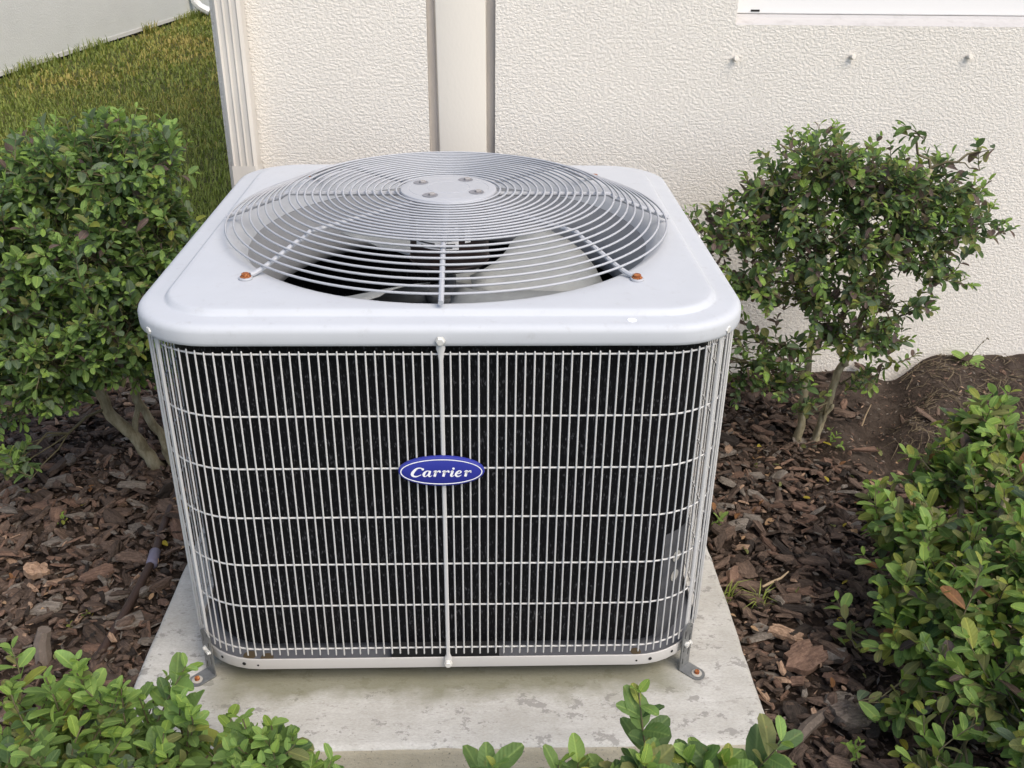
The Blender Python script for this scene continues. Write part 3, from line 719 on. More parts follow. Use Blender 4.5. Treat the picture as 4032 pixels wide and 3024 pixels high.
# ------------------------------------------------------------------ leaves, sprigs and shrubs
def leaf_template(wide=.5, curl=.12, fold=.10, var=0):
    st = [0, .10, .30, .58, .86, 1.0]; w = [.03, .25, .45, .50, .37, .12]
    if var == 1: w = [.02, .17, .36, .50, .43, .15]
    if var == 2: w = [.03, .30, .50, .49, .32, .10]
    V = []
    for t, ww in zip(st, w):
        z = -curl * t * t; ww = ww * wide
        V += [(-ww, t, z + fold * ww * 2), (0, t, z), (ww, t, z + fold * ww * 2)]
    F = []
    for i in range(5):
        for j in range(2): F.append((i * 3 + j, i * 3 + j + 1, (i + 1) * 3 + j + 1, (i + 1) * 3 + j))
    return np.array(V, np.float32), np.array(F, np.int32)
LT = [leaf_template(.55, .16, .16, 0), leaf_template(.51, .32, .12, 1), leaf_template(.60, .06, .28, 2)]
LEAF_ME = {}
def leaf_mesh(kind, v, wide=1.0):
    k = (kind, v)
    if k not in LEAF_ME: LEAF_ME[k] = newmesh('leaf', LT[v][0], LT[v][1], LEAF[kind], None, True, LT[v][0])
    return LEAF_ME[k]
def nrm(v): return v / (np.linalg.norm(v) + 1e-9)
def perp(v):
    a = np.array((0, 0, 1.)) if abs(v[2]) < .9 else np.array((1., 0, 0)); return nrm(np.cross(v, a))
def sprig(rg, p, d, Ls, ll, pal, out, twigs, tip=('lime', 'light'), gap=.5, tip_n=2, tipsize=.6):
    """leafy shoot from p along d: opposite leaf pairs, small pale leaves at the tip"""
    n = max(2, int(Ls / (ll * gap))); d = nrm(d); side = perp(d); bn = np.cross(d, side)
    pts = []; q = p.copy(); dd = d.copy()
    for i in range(n + 1):
        pts.append(q.copy()); dd = nrm(dd + rg.normal(0, .09, 3) + np.array((0, 0, .03))); q = q + dd * Ls / n
    twigs.append((pts, .0013 if Ls < .12 else .0018))
    a0 = rg.uniform(0, 6.28)
    for i in range(0 if n > 3 else 1, n + 1):
        t = i / n; ang = a0 + i * 1.5708 + rg.normal(0, .25)
        for s in (0, 1):
            if rg.random() < .06: continue
            a = ang + s * math.pi; rad = side * math.cos(a) + bn * math.sin(a)
            dirv = nrm(rad * rg.uniform(.75, 1.05) + d * (.55 + .5 * t) + np.array((0, 0, rg.normal(0, .22))))
            size = ll * min(1.45, rg.lognormal(-.04, .24)) * (1 if t < .8 else tipsize + (1 - tipsize) * (1 - t) / .2)
            kind = pal[0][rg.choice(len(pal[0]), p=pal[1])]
            if t > .86 and tip: kind = tip[int(rg.random() * len(tip))]
            up = nrm(np.cross(dirv, np.cross(np.array((0, 0, 1.)) + .35 * d + rg.normal(0, .35, 3), dirv)))
            out.append((pts[i] + rad * .001, dirv, up, size, kind, int(rg.integers(3))))
def px_of(P):
    q = (np.asarray(P) - CAM) @ CAM_M.T
    return np.stack([2016 + FPX * q[:, 0] / q[:, 2], 1512 - FPX * q[:, 1] / q[:, 2], q[:, 2]], 1)
def place_leaves(root, leaves, rg, nmax=300):
    """the leaves that show largest are objects of their own, the rest one mesh"""
    P = np.array([l[0] + l[1] * l[3] * .5 for l in leaves]); pp = px_of(P)
    best = {}
    for i, (x, y, z) in enumerate(pp):
        if z <= 0 or not (-40 < x < 4072 and -40 < y < 3064): continue
        face = abs(np.dot(leaves[i][2], nrm(CAM - P[i])))
        if face < .25: continue
        k = (int(x // 44), int(y // 44))
        if k not in best or z < best[k][0]: best[k] = (z, i, leaves[i][3] ** 2 * face / z ** 2)
    front = sorted(best.values(), key=lambda b: -b[2])[:nmax]
    sel = {b[1] for b in front}; off = np.array(root.location)
    for i in sorted(sel):
        p, d, u, s, k, v = leaves[i]; x = np.cross(d, u)
        o = bpy.data.objects.new('leaf', leaf_mesh(k, v)); link(o, root)
        mtx = Matrix(((x[0] * s, d[0] * s, u[0] * s, p[0] - off[0]), (x[1] * s, d[1] * s, u[1] * s, p[1] - off[1]), (x[2] * s, d[2] * s, u[2] * s, p[2] - off[2]), (0, 0, 0, 1)))
        o.matrix_basis = mtx
    kinds = sorted({l[4] for l in leaves}); Vs = []; Fs = []; Ms = []; LCs = []; b = 0
    for i, (p, d, u, s, k, v) in enumerate(leaves):
        if i in sel: continue
        x = np.cross(d, u); T = np.stack([x, d, u], 0) * s
        Vs.append(LT[v][0] @ T + p); Fs.append(LT[v][1] + b); b += 18; Ms.append(np.full(10, kinds.index(k))); LCs.append(LT[v][0])
    if Vs:
        o = obj('foliage', np.concatenate(Vs), np.concatenate(Fs), [LEAF[k] for k in kinds], root, np.concatenate(Ms), True, True, np.concatenate(LCs)); o['kind'] = 'stuff'
def wiggle(rg, p, q, n, amp):
    p, q = np.array(p, float), np.array(q, float); out = []
    for i in range(n + 1):
        t = i / n; out.append(p + (q - p) * t + rg.normal(0, amp, 3) * math.sin(math.pi * t))
    return out
def shrub(name, label, root, trunks, clumps, ll, seed, pal, trunk_mat='trunk', spr=(.05, .11), tip=('lime', 'light'), bare=0, gap=.5, upb=.45, group=None, cat='shrub', shoots=()):
    rg = np.random.default_rng(seed)
    rt = thing(name, label, cat, root, group)
    nodes = []; tw = []
    for pts, r0, r1 in trunks:
        P = [np.array(p, float) for p in pts]; D = []
        for a, b in zip(P[:-1], P[1:]):
            for t in np.linspace(0, 1, 5)[:-1]: D.append(a + (b - a) * t + rg.normal(0, .003, 3))
        D.append(P[-1]); rs = np.linspace(r0, r1, len(D)) * (1 + rg.normal(0, .05, len(D))); rs[0] *= 1.25
        t = MB(); t.tube([tuple(p) for p in D], list(rs), 8); t.build('trunk', M[trunk_mat], rt, True)
        nodes += D[len(D) // 3:]
    nodes = np.array(nodes); leaves = []; twigs = []
    for c, rad, ns in clumps:
        c = np.array(c, float); rad = np.array(rad, float)
        j = np.argmin(np.linalg.norm(nodes - c + np.array((0, 0, rad[2] * .8)), axis=1)); lim = wiggle(rg, nodes[j], c, 5, .008)
        twigs.append((lim, .0038)); loc_nodes = np.array(lim)
        for i in range(ns):
            v = nrm(rg.normal(0, 1, 3)); k = rg.uniform(.35, 1) ** .6; Ls = rg.uniform(*spr)
            p = c + v * rad * k; d = nrm(v * 1.0 + np.array((0, 0, upb)) + rg.normal(0, .35, 3))
            p = p - d * Ls * .8
            if p[2] < float(ground_h(p[0], p[1])) + .015 or p[1] > .82: continue
            sprig(rg, p, d, Ls, ll, pal, leaves, twigs, tip=tip, gap=gap)
            if i % 2 == 0:
                q = loc_nodes[rg.integers(2, len(loc_nodes))]; twigs.append((wiggle(rg, q, p, 3, .006), .0018))
    for tip_p, lean, Ls in shoots:
        tip_p = np.array(tip_p); d = nrm(np.array(lean, float)); sprig(rg, tip_p - d * Ls, d, Ls, ll, pal, leaves, twigs, tip=tip, gap=gap * 1.05)
    t = MB()
    for pts, r in twigs: t.tube([tuple(p) for p in pts], list(np.linspace(r, r * .55, len(pts))), 4, cap=False)
    t.build('twigs', M['twig'], rt, True)
    if bare:
        t = MB()
        for c, rad, ns in clumps[:bare]:
            for i in range(9):
                p = np.array(c) + np.array((rg.normal(0, .6) * rad[0], rg.normal(0, .6) * rad[1], rad[2] * .85)); q = p + np.array((rg.normal(0, .012), rg.normal(0, .012), rg.uniform(.03, .05)))
                t.tube([tuple(p), tuple((p + q) / 2), tuple(q)], [.0016, .0014, .0012], 4)
        t.build('cut_twigs', M['twig_pale'], rt, True)
    leaves = [l for l in leaves if (l[0] + l[1] * l[3])[1] < .845 and np.linalg.norm(l[0] - CAM) > .5
              and not (abs(l[0][0]) < .47 and abs(l[0][1]) < .47 and l[0][2] < .72) and (l[0] + l[1] * l[3])[2] > -.10]
    place_leaves(rt, leaves, rg)
    return rt, len(leaves)
nl = {}
PALL = (['deep', 'mid', 'grey', 'light', 'purple', 'yellow', 'olive'], [.16, .32, .20, .20, .02, .02, .08])
r_, nl['L'] = shrub('shrub', 'dense rounded green shrub with two pale bent trunks left of the condenser', (-.77, .37, -.11),
    [([(-.735, .372, -.115), (-.765, .36, -.03), (-.805, .34, .06), (-.83, .33, .14), (-.85, .32, .30), (-.84, .30, .45)], .017, .008),
     ([(-.695, .372, -.115), (-.715, .365, -.01), (-.745, .35, .09), (-.735, .33, .22), (-.70, .31, .40), (-.66, .30, .56)], .012, .007),
     ([(-.775, .36, -.02), (-.755, .37, .08), (-.78, .40, .25), (-.77, .40, .45)], .008, .005)],
    [((-.66, .30, .665), (.13, .14, .10), 110), ((-.80, .30, .640), (.14, .15, .10), 90), ((-.93, .26, .600), (.12, .15, .11), 80),
     ((-.59, .27, .540), (.085, .13, .11), 60), ((-.74, .22, .50), (.15, .13, .13), 112), ((-.90, .18, .46), (.14, .14, .13), 85),
     ((-.99, .20, .36), (.13, .14, .14), 70), ((-.70, .22, .36), (.13, .13, .12), 80), ((-.85, .17, .30), (.15, .13, .13), 85),
     ((-.63, .25, .40), (.08, .12, .12), 45), ((-.98, .18, .21), (.13, .13, .10), 50), ((-.74, .24, .27), (.11, .12, .08), 50), ((-.86, .22, .20), (.10, .10, .06), 28),
     ((-.66, .27, .25), (.06, .09, .08), 22), ((-1.08, .28, .50), (.12, .14, .16), 50), ((-.93, .12, .07), (.045, .05, .05), 9)],
    .0225, 11, PALL, bare=0, spr=(.05, .10))
PALR = (['deep', 'mid', 'olive', 'light', 'purple', 'grey', 'yellow', 'lime'], [.32, .10, .18, .04, .17, .15, .02, .02])
r_, nl['R'] = shrub('shrub', 'loose dark green shrub with purplish leaves growing against the cream wall', (.89, .47, -.11),
    [([(.883, .473, -.115), (.872, .468, .0), (.868, .460, .14), (.856, .452, .30), (.835, .446, .47), (.80, .44, .60)], .0115, .006),
     ([(.914, .466, -.115), (.926, .463, -.03), (.937, .458, .06), (.955, .455, .14), (.966, .45, .22), (.985, .445, .36), (1.03, .44, .55), (1.06, .44, .62)], .011, .006),
     ([(.955, .455, .13), (.925, .46, .20), (.93, .45, .31), (.935, .44, .45), (.93, .43, .56)], .007, .004),
     ([(.918, .462, -.11), (.922, .455, -.04), (.940, .445, .02)], .007, .005)],
    [((.80, .44, .635), (.13, .15, .075), 50), ((.70, .42, .575), (.09, .14, .075), 34), ((.61, .40, .49), (.095, .13, .07), 32), ((.94, .45, .60), (.12, .15, .08), 46),
     ((1.07, .45, .575), (.12, .14, .08), 40), ((1.17, .45, .50), (.10, .13, .085), 27), ((.76, .40, .47), (.12, .14, .08), 34), ((.90, .40, .46), (.12, .14, .08), 34),
     ((1.05, .44, .44), (.12, .13, .08), 30), ((.68, .40, .375), (.10, .12, .07), 24), ((.83, .40, .34), (.11, .12, .07), 26), ((1.02, .43, .31), (.12, .12, .06), 21),
     ((.91, .40, .24), (.13, .11, .06), 24), ((.76, .40, .21), (.11, .11, .07), 18), ((1.06, .44, .19), (.08, .09, .06), 9), ((.69, .42, .13), (.09, .11, .06), 15),
     ((.80, .40, .12), (.08, .09, .05), 9), ((.61, .45, .155), (.07, .10, .09), 15), ((1.0, .42, .10), (.06, .08, .04), 5), ((.875, .42, .035), (.03, .04, .03), 3), ((1.0, .44, .70), (.03, .03, .03), 2), ((1.16, .44, .66), (.02, .02, .03), 2), ((.90, .42, .54), (.11, .13, .06), 30), ((1.02, .42, .52), (.10, .12, .07), 26), ((.74, .41, .54), (.09, .12, .06), 18), ((1.11, .43, .40), (.09, .11, .06), 14), ((.93, .40, .36), (.10, .11, .06), 16), ((.80, .40, .42), (.10, .11, .06), 16)],
    .0222, 23, PALR, 'trunk', spr=(.05, .11), bare=0, gap=.52, upb=.35)
PALF = (['mid', 'light', 'deep', 'olive', 'yellow', 'grey'], [.32, .40, .08, .10, .06, .04])
r_, nl['FL'] = shrub('shrub', 'bright green shrub with upright shoots at the left front corner of the slab', (-.50, -.72, -.11),
    [([(-.50, -.72, -.115), (-.49, -.71, -.05), (-.46, -.69, .03)], .007, .004), ([(-.56, -.72, -.115), (-.58, -.70, .0), (-.60, -.68, .06)], .007, .004),
     ([(-.40, -.73, -.115), (-.39, -.71, -.02), (-.37, -.69, .06)], .006, .004)],
    [((-.61, -.65, .110), (.085, .08, .060), 10), ((-.50, -.655, .090), (.075, .07, .06), 7), ((-.405, -.665, .075), (.075, .07, .06), 7), ((-.335, -.67, .06), (.045, .06, .06), 4),
     ((-.54, -.74, .10), (.13, .08, .07), 14), ((-.40, -.75, .10), (.10, .07, .06), 10), ((-.66, -.74, .10), (.10, .09, .08), 11), ((-.46, -.72, .02), (.16, .10, .06), 9)],
    .031, 37, PALF, spr=(.08, .15), tip=('light', 'lime'), gap=.46, upb=1.1,
    shoots=[((-0.471, -0.600, 0.190), (0.25, 0, 1), 0.16), ((-0.520, -0.620, 0.197), (0.1, 0, 1), 0.16), ((-0.552, -0.640, 0.195), (-0.1, 0, 1), 0.14), ((-0.388, -0.630, 0.159), (-0.1, 0.1, 1), 0.16), ((-0.439, -0.650, 0.174), (0.05, 0, 1), 0.15), ((-0.341, -0.620, 0.165), (0.75, 0.1, 1), 0.17), ((-0.601, -0.630, 0.201), (0, 0, 1), 0.15), ((-0.554, -0.680, 0.175), (0.1, 0, 1), 0.13), ((-0.493, -0.680, 0.186), (0.1, -0.1, 1), 0.13), ((-0.307, -0.660, 0.150), (0.6, 0, 1), 0.13), ((-0.432, -0.610, 0.141), (0.2, 0.1, 1), 0.13), ((-0.477, -0.640, 0.176), (-0.2, 0.1, 1), 0.12), ((-0.359, -0.660, 0.156), (0.1, 0, 1), 0.12)])
r_, nl['FS'] = shrub('shrub', 'small twiggy green shrub at the bottom edge in front of the slab', (-.20, -.80, -.11),
    [([(-.21, -.80, -.115), (-.205, -.79, .0), (-.20, -.78, .08)], .005, .003), ([(-.23, -.80, -.115), (-.25, -.79, -.01), (-.24, -.78, .10)], .005, .003)],
    [((-.215, -.775, .140), (.055, .05, .05), 26), ((-.245, -.765, .155), (.03, .03, .05), 8), ((-.165, -.785, .125), (.04, .04, .035), 12)],
    .028, 41, (['mid', 'deep', 'olive', 'light'], [.4, .2, .1, .3]), spr=(.06, .10), gap=.45, upb=1.0,
    shoots=[((-0.241, -0.750, 0.220), (0.1, 0, 1), 0.14), ((-0.225, -0.750, 0.200), (0.1, 0, 1), 0.12), ((-0.182, -0.760, 0.193), (0.3, 0, 1), 0.12), ((-0.168, -0.760, 0.180), (0.6, 0, 1), 0.1), ((-0.254, -0.760, 0.207), (-0.4, 0, 1), 0.1)])
r_, nl['FR'] = shrub('shrub', 'broad leaved green shrub at the bottom edge before the right corner of the slab', (.27, -.93, -.11),
    [([(.26, -.93, -.115), (.25, -.92, .0), (.24, -.90, .15)], .007, .004), ([(.33, -.93, -.115), (.36, -.92, .05), (.38, -.90, .14)], .006, .004), ([(.08, -.95, -.115), (.07, -.94, .08), (.06, -.92, .2)], .004, .002)],
    [((.15, -.90, .205), (.06, .06, .045), 18), ((.24, -.89, .224), (.06, .06, .04), 20), ((.33, -.89, .214), (.06, .06, .04), 19), ((.395, -.89, .190), (.05, .06, .04), 14), ((.25, -.96, .20), (.16, .07, .06), 24), ((.056, -.91, .216), (.025, .03, .02), 4), ((.37, -.87, .12), (.07, .07, .05), 7)],
    .038, 53, (['mid', 'deep', 'olive', 'light', 'yellow'], [.36, .42, .10, .10, .02]), spr=(.06, .10), tip=('lime', 'yellow', 'light'), gap=.36, upb=.8,
    shoots=[((0.252, -0.840, 0.310), (0.05, 0, 1), 0.12), ((0.403, -0.850, 0.285), (0.3, 0, 1), 0.1), ((0.053, -0.880, 0.299), (0, 0, 1), 0.1)])
PALG = (['mid', 'olive', 'light', 'deep', 'purple', 'yellow', 'grey', 'lime', 'brown'], [.20, .23, .29, .03, .03, .09, .04, .08, .01])
r_, nl['RF'] = shrub('shrub', 'spreading yellowish green shrub filling the lower right over the bark mulch', (.93, -.33, -.11),
    [([(.93, -.33, -.115), (.95, -.32, -.02), (.98, -.28, .08), (1.0, -.24, .2)], .010, .006), ([(.90, -.36, -.115), (.88, -.40, -.02), (.85, -.45, .05)], .009, .005), ([(.95, -.30, -.115), (.97, -.22, .02), (.985, -.13, .12), (.99, -.08, .2)], .007, .004)],
    [((1.06, -.06, .235), (.10, .10, .07), 27), ((.97, -.10, .155), (.10, .10, .08), 27), ((.87, -.17, .09), (.09, .10, .08), 21), ((1.05, -.22, .16), (.12, .12, .10), 36), ((.93, -.28, .09), (.12, .12, .09), 36),
     ((.83, -.30, .03), (.08, .10, .07), 18), ((1.04, -.38, .14), (.13, .13, .11), 40), ((.90, -.44, .09), (.12, .12, .10), 36), ((.80, -.42, .01), (.07, .09, .06), 12), ((.98, -.55, .14), (.13, .12, .10), 36),
     ((.86, -.58, .07), (.10, .11, .09), 22), ((.90, -.72, .12), (.14, .11, .08), 27), ((.76, -.70, .03), (.09, .09, .06), 9), ((1.15, -.10, .17), (.10, .12, .10), 21), ((.74, -.50, -.03), (.04, .05, .03), 4), ((.735, -.31, -.045), (.035, .04, .03), 2), ((1.0, -.80, .18), (.12, .1, .08), 15), ((.98, -.66, .02), (.16, .14, .08), 22), ((.86, -.78, .08), (.11, .09, .08), 16), ((1.06, -.50, .02), (.14, .14, .08), 18)],
    .032, 61, PALG, spr=(.06, .12), tip=('lime', 'yellow', 'light', 'lime'), gap=.50, upb=.35)

# ------------------------------------------------------------------ bark mulch
def chip_template(rg):
    """a flake of bark: long ragged outline, split ends, slightly dished, two steps of thickness"""
    n = int(rg.integers(7, 11)); a = np.linspace(0, 2 * np.pi, n, endpoint=False) + rg.normal(0, .16, n); a = np.sort(a)
    rad = rg.uniform(.60, 1.0, n) / np.maximum(np.abs(np.cos(a)), np.abs(np.sin(a))) ** .45; x = np.cos(a) * rad * .5; y = np.sin(a) * rad * .5
    x += rg.normal(0, .05, n); bend = rg.uniform(-1.2, 1.2); z0 = bend * (x ** 2) * 2 + rg.normal(0, .12, n)
    top = np.c_[x * rg.uniform(.84, .97, n), y * rg.uniform(.80, .96, n), z0 + rg.uniform(.6, 1.1, n)]; bot = np.c_[x, y, z0]
    c = np.array([[rg.normal(0, .12), rg.normal(0, .10), 1.0 + rg.uniform(-.1, .5)]])
    V = np.concatenate([top, bot, c]); F = []
    for i in range(n):
        j = (i + 1) % n; F.append((i, j, 2 * n)); F.append((i + n, j + n, j)); F.append((i + n, j, i))
    return V.astype(np.float32), np.array(F, np.int32)
rgc = np.random.default_rng(99)
CT = [chip_template(rgc) for _ in range(24)]
CHIP_ME = {}
def chip_mesh(v, mk):
    if (v, mk) not in CHIP_ME: CHIP_ME[(v, mk)] = newmesh('bark_chip', CT[v][0], CT[v][1], BARK[mk], None, False, CT[v][0] * (1, 1, .15) + v * 3.7)
    return CHIP_ME[(v, mk)]
def in_pad(x, y, g_=.004): return (px0 - .012 - g_ < x < px1 + .012 + g_) and (py0 - .012 - g_ < y < py1 + .02)
chips = []
regions = [(-1.45, -.53, -1.0, .84, 8600), (.52, 1.7, -1.0, .84, 10400), (-.53, .52, -1.1, -.575, 900), (-.6, .6, .47, .84, 600)]
for x0, x1, y0, y1, n in regions:
    for _ in range(n):
        x, y = rgc.uniform(x0, x1), rgc.uniform(y0, y1)
        s = min(.085, max(.010, rgc.lognormal(math.log(.026), .60)))
        if in_pad(x, y, s * .38): continue
        sx = scarp_x(y)
        if x > sx - .16 and y > .12 and rgc.random() < .93 * float(sm(.10, .34, y)) : continue
        if x > .93 and y > .34 and rgc.random() < .75: continue
        asp = rgc.uniform(.20, .62); th = s * rgc.uniform(.035, .12) + .0010
        yaw = rgc.normal(-.35, .75) if rgc.random() < .6 else rgc.uniform(0, 6.28)
        tilt = rgc.normal(0, .36, 2)
        z = float(ground_h(x, y)) + rgc.uniform(-.001, .021) + (.004 if s < .03 else .0)
        mk = int(rgc.choice(6, p=[.32, .34, .12, .10, .07, .05]))
        if s > .05 and mk == 5: mk = 1
        chips.append((x, y, z, s, asp, th, yaw, tilt[0], tilt[1], mk, int(rgc.integers(24))))
for (x, y, s, asp, yaw, mk) in ((-.77, .164, .085, .62, .1, 1), (-.68, -.12, .08, .55, .3, 3), (-.74, .05, .07, .6, -.3, 1), (-.80, -.16, .075, .5, .1, 3), (-.62, -.20, .07, .8, .6, 3), (-.86, .06, .07, .6, 0, 3), (-.56, -.36, .06, .7, .9, 1), (.60, .13, .07, .5, 1.5, 1),
                               (.67, .12, .06, .7, 0, 3), (.575, .20, .055, .8, 0, 3), (.665, .02, .06, .8, .4, 0), (.60, -.16, .07, .35, -.6, 1), (.66, -.20, .075, .35, -.5, 1), (.70, -.14, .07, .4, -.1, 2), (.60, -.25, .07, .5, -.7, 3), (.66, -.29, .06, .45, -.8, 5), (.76, -.04, .08, .45, -.3, 1), (.60, .30, .07, .4, -.6, 2), (.72, .30, .06, .5, -.2, 3), (.80, .28, .06, .4, -.4, 2), (.80, .16, .075, .5, -.5, 2), (.68, -.44, .075, .6, .2, 3)):
    chips.append((x, y, float(ground_h(x, y)) + .014, s, asp, .007, yaw, rgc.normal(0, .12), rgc.normal(0, .12), mk, int(rgc.integers(24))))
def rotm(yaw, a, b):
    return np.array(Matrix.Rotation(yaw, 3, 'Z') @ Matrix.Rotation(a, 3, 'X') @ Matrix.Rotation(b, 3, 'Y'))
C = np.array([c[:3] for c in chips]); pp = px_of(C)
# which chips lie open to the camera: highest in its small picture cell, not behind the unit
vis = []
best = {}
for i, (x, y, z) in enumerate(pp):
    if z <= 0 or not (0 < x < 4032 and 0 < y < 3024): continue
    if abs(C[i][0]) < .5 and C[i][1] > -.5: continue
    if C[i][0] > .72 and C[i][1] < -.02: continue
    if C[i][0] < -.75 and C[i][1] > .30: continue
    k = (int(x // 40), int(y // 40)); sc = chips[i][2]
    if k not in best or sc > best[k][0]: best[k] = (sc, i)
order = sorted(best.values(), key=lambda b: -(chips[b[1]][3] ** 2 * chips[b[1]][4] / pp[b[1]][2] ** 2))
sel = {b[1] for b in order[:300]}
Vs = []; Fs = []; Ms = []; LCs = []; b0 = 0
for i, (x, y, z, s, asp, th, yaw, ta, tb, mk, v) in enumerate(chips):
    Rm = rotm(yaw, ta, tb) @ np.diag((s, s * asp, th))
    if i in sel:
        o = bpy.data.objects.new('bark_chip', chip_mesh(v, mk)); link(o, bed)
        m4 = Matrix([list(r) + [0] for r in Rm] + [[0, 0, 0, 1]]); m4.translation = Vector((x, y, z)); o.matrix_basis = m4
    else:
        V_, F_ = CT[v]; Vs.append(V_ @ Rm.T.astype(np.float32) + np.array((x, y, z), np.float32)); Fs.append(F_ + b0); LCs.append(V_ * (1, 1, .15) + (i % 997) * 1.37); b0 += len(V_); Ms.append(np.full(len(F_), mk))
o = obj('bark_mulch', np.concatenate(Vs), np.concatenate(Fs), BARK, bed, np.concatenate(Ms), False, True, np.concatenate(LCs)); o['kind'] = 'stuff'
# dead leaves lying on the bark
for i in range(150):
    x = rgc.uniform(-1.3, -.55) if rgc.random() < .4 else rgc.uniform(.54, 1.15); y = rgc.uniform(-.75, .45)
    k = ('brown', 'gold', 'dead', 'dead', 'olive')[int(rgc.integers(5))]; sz = rgc.uniform(.012, .026)
    o = bpy.data.objects.new('dry_leaf', leaf_mesh(k, int(rgc.integers(3)))); link(o, bed)
    Rm = rotm(rgc.uniform(0, 6.28), rgc.normal(0, .35), rgc.normal(0, .45)) * sz
    m4 = Matrix([list(r) + [0] for r in Rm] + [[0, 0, 0, 1]]); m4.translation = Vector((x, y, float(ground_h(x, y)) + .022)); o.matrix_basis = m4
# fine shreds between the chips
nS = 16000; xs = np.where(rgc.random(nS) < .5, rgc.uniform(-1.4, -.5, nS), rgc.uniform(.5, 1.7, nS)); ys = rgc.uniform(-.9, .84, nS)
keep = ~((xs > px0 - .02) & (xs < px1 + .02) & (ys > py0 - .02)); xs, ys = xs[keep], ys[keep]; nS = len(xs)
zs = ground_h(xs, ys) + rgc.uniform(.001, .014, nS); ln = rgc.uniform(.004, .016, nS); wd = ln * rgc.uniform(.15, .45, nS); yw = rgc.uniform(0, 6.28, nS); tl = rgc.normal(0, .35, nS)
dx, dy, dz = np.cos(yw) * ln, np.sin(yw) * ln, np.sin(tl) * ln; ex_, ey_ = -np.sin(yw) * wd, np.cos(yw) * wd
c0 = np.c_[xs, ys, zs]; dv = np.c_[dx, dy, dz] / 2; ev = np.c_[ex_, ey_, rgc.normal(0, .2, nS) * wd] / 2; up_ = np.c_[np.zeros(nS), np.zeros(nS), wd * .5]
V = np.stack([c0 - dv, c0 - ev, c0 + dv, c0 + ev, c0 + up_], 1).reshape(-1, 3); b_i = np.arange(nS)[:, None] * 5
F = np.concatenate([b_i + np.array([[0, 1, 4]]), b_i + np.array([[1, 2, 4]]), b_i + np.array([[2, 3, 4]]), b_i + np.array([[3, 0, 4]])]); mi = np.tile(rgc.choice(6, nS, p=[.26, .30, .16, .16, .04, .08]), 4)
o = obj('bark_shreds', V, F.astype(np.int32), BARK, bed, mi, False); o['kind'] = 'stuff'
# dead roots and grass thatch on the soil bank by the wall
rg = np.random.default_rng(5); t = MB()
for _ in range(1300):
    x = rg.uniform(1.13, 2.0); y = rg.uniform(.05, .83)
    if x < scarp_x(y) - .01: continue
    a = rg.normal(.2, .8); l = rg.uniform(.015, .07); z = float(ground_h(x, y)); P = []
    for k in range(4):
        u = k / 3; P.append((x + math.cos(a) * l * u, min(.845, y + math.sin(a) * l * u), float(ground_h(x + math.cos(a) * l * u, y + math.sin(a) * l * u)) + .001 + rg.uniform(0, .008)))
        a += rg.normal(0, .35)
    r0 = rg.uniform(.0006, .0018); t.tube(P, [r0, r0, r0 * .8, r0 * .5], 3, cap=False)
o = t.build('dead_roots', M['root'], bed, True); o['kind'] = 'stuff'

# ------------------------------------------------------------------ loose pieces on the mulch
def slab_piece(name, label, cat, loc, L_, W_, T_, yaw, mt, seed, tilt=(0, 0)):
    rg = np.random.default_rng(seed); n = 18; a = np.linspace(0, 2 * np.pi, n, endpoint=False)
    rad = 1 + rg.normal(0, .10, n); rad = rad / np.maximum(np.abs(np.cos(a)), np.abs(np.sin(a))) ** .55
    top = np.c_[np.cos(a) * rad * .5 * L_, np.sin(a) * rad * .5 * W_, T_ / 2 + rg.normal(0, T_ * .12, n)]; mid = top * (.55, .55, 1) + (0, 0, T_ * .15) + rg.normal(0, T_ * .1, (n, 3)) * (0, 0, 1); bot = top * (1.02, 1.02, 1) - (0, 0, T_)
    V = np.concatenate([bot, top, mid]); F = []
    for i in range(n):
        j = (i + 1) % n; F += [(i, j, n + j, n + i), (n + i, n + j, 2 * n + j, 2 * n + i)]
    F.append(tuple(range(2 * n, 3 * n)))
    LC = V / (L_, W_, T_ * 6) + seed
    V = V @ rotm(yaw, *tilt).T
    o = obj(name, V, F, mt, None, None, False, False, LC); o.location = loc; tag(o, label, cat); return o
slab_piece('bark_slab', 'large reddish brown bark piece lying on the mulch near the right slab corner', 'bark piece', (.648, -.335, -.083), .072, .062, .012, .5, BARK[2], 3, (.12, -.1))
slab_piece('bark_slab', 'pale tan split bark piece just behind the large reddish one', 'bark piece', (.632, -.268, -.086), .062, .026, .010, -.45, BARK[5], 4, (.1, .1))
slab_piece('bark_slab', 'grey lichen covered bark lump right of the lying stick', 'bark piece', (.683, -.478, -.083), .056, .05, .018, .2, M['wood_grey'], 6, (.1, .1))
slab_piece('bark_slab', 'orange brown bark chunk at the left edge of the mulch bed', 'bark piece', (-.852, -.055, -.085), .046, .032, .016, .1, BARK[5], 8, (.2, .2))
def stick(name, label, cat, P, r, mt, n=7):
    t = MB(); t.tube(P, r, n); o = t.build(name, mt, None, False); autosmooth(o, 35); tag(o, label, cat); return o
stick('stick', 'flat grey brown stick lying by the right front corner of the slab', 'stick', [(.575, -.525, -.094), (.60, -.50, -.088), (.625, -.480, -.087), (.652, -.457, -.092)], [.009, .011, .0105, .008], M['wood_grey'], 6)
stick('twig', 'thin pale dry twig lying on the bark mulch right of the slab', 'twig', [(.625, -.128, -.088), (.645, -.120, -.083), (.668, -.108, -.082), (.69, -.085, -.084)], [.0022, .0030, .0024, .0014], M['twig_pale'], 6)
stick('twig', 'reddish dry twig standing in the soil hollow below the wall', 'twig', [(1.085, .575, -.115), (1.092, .58, -.085), (1.103, .585, -.055)], [.0022, .002, .0012], M['twig_pale'], 5)
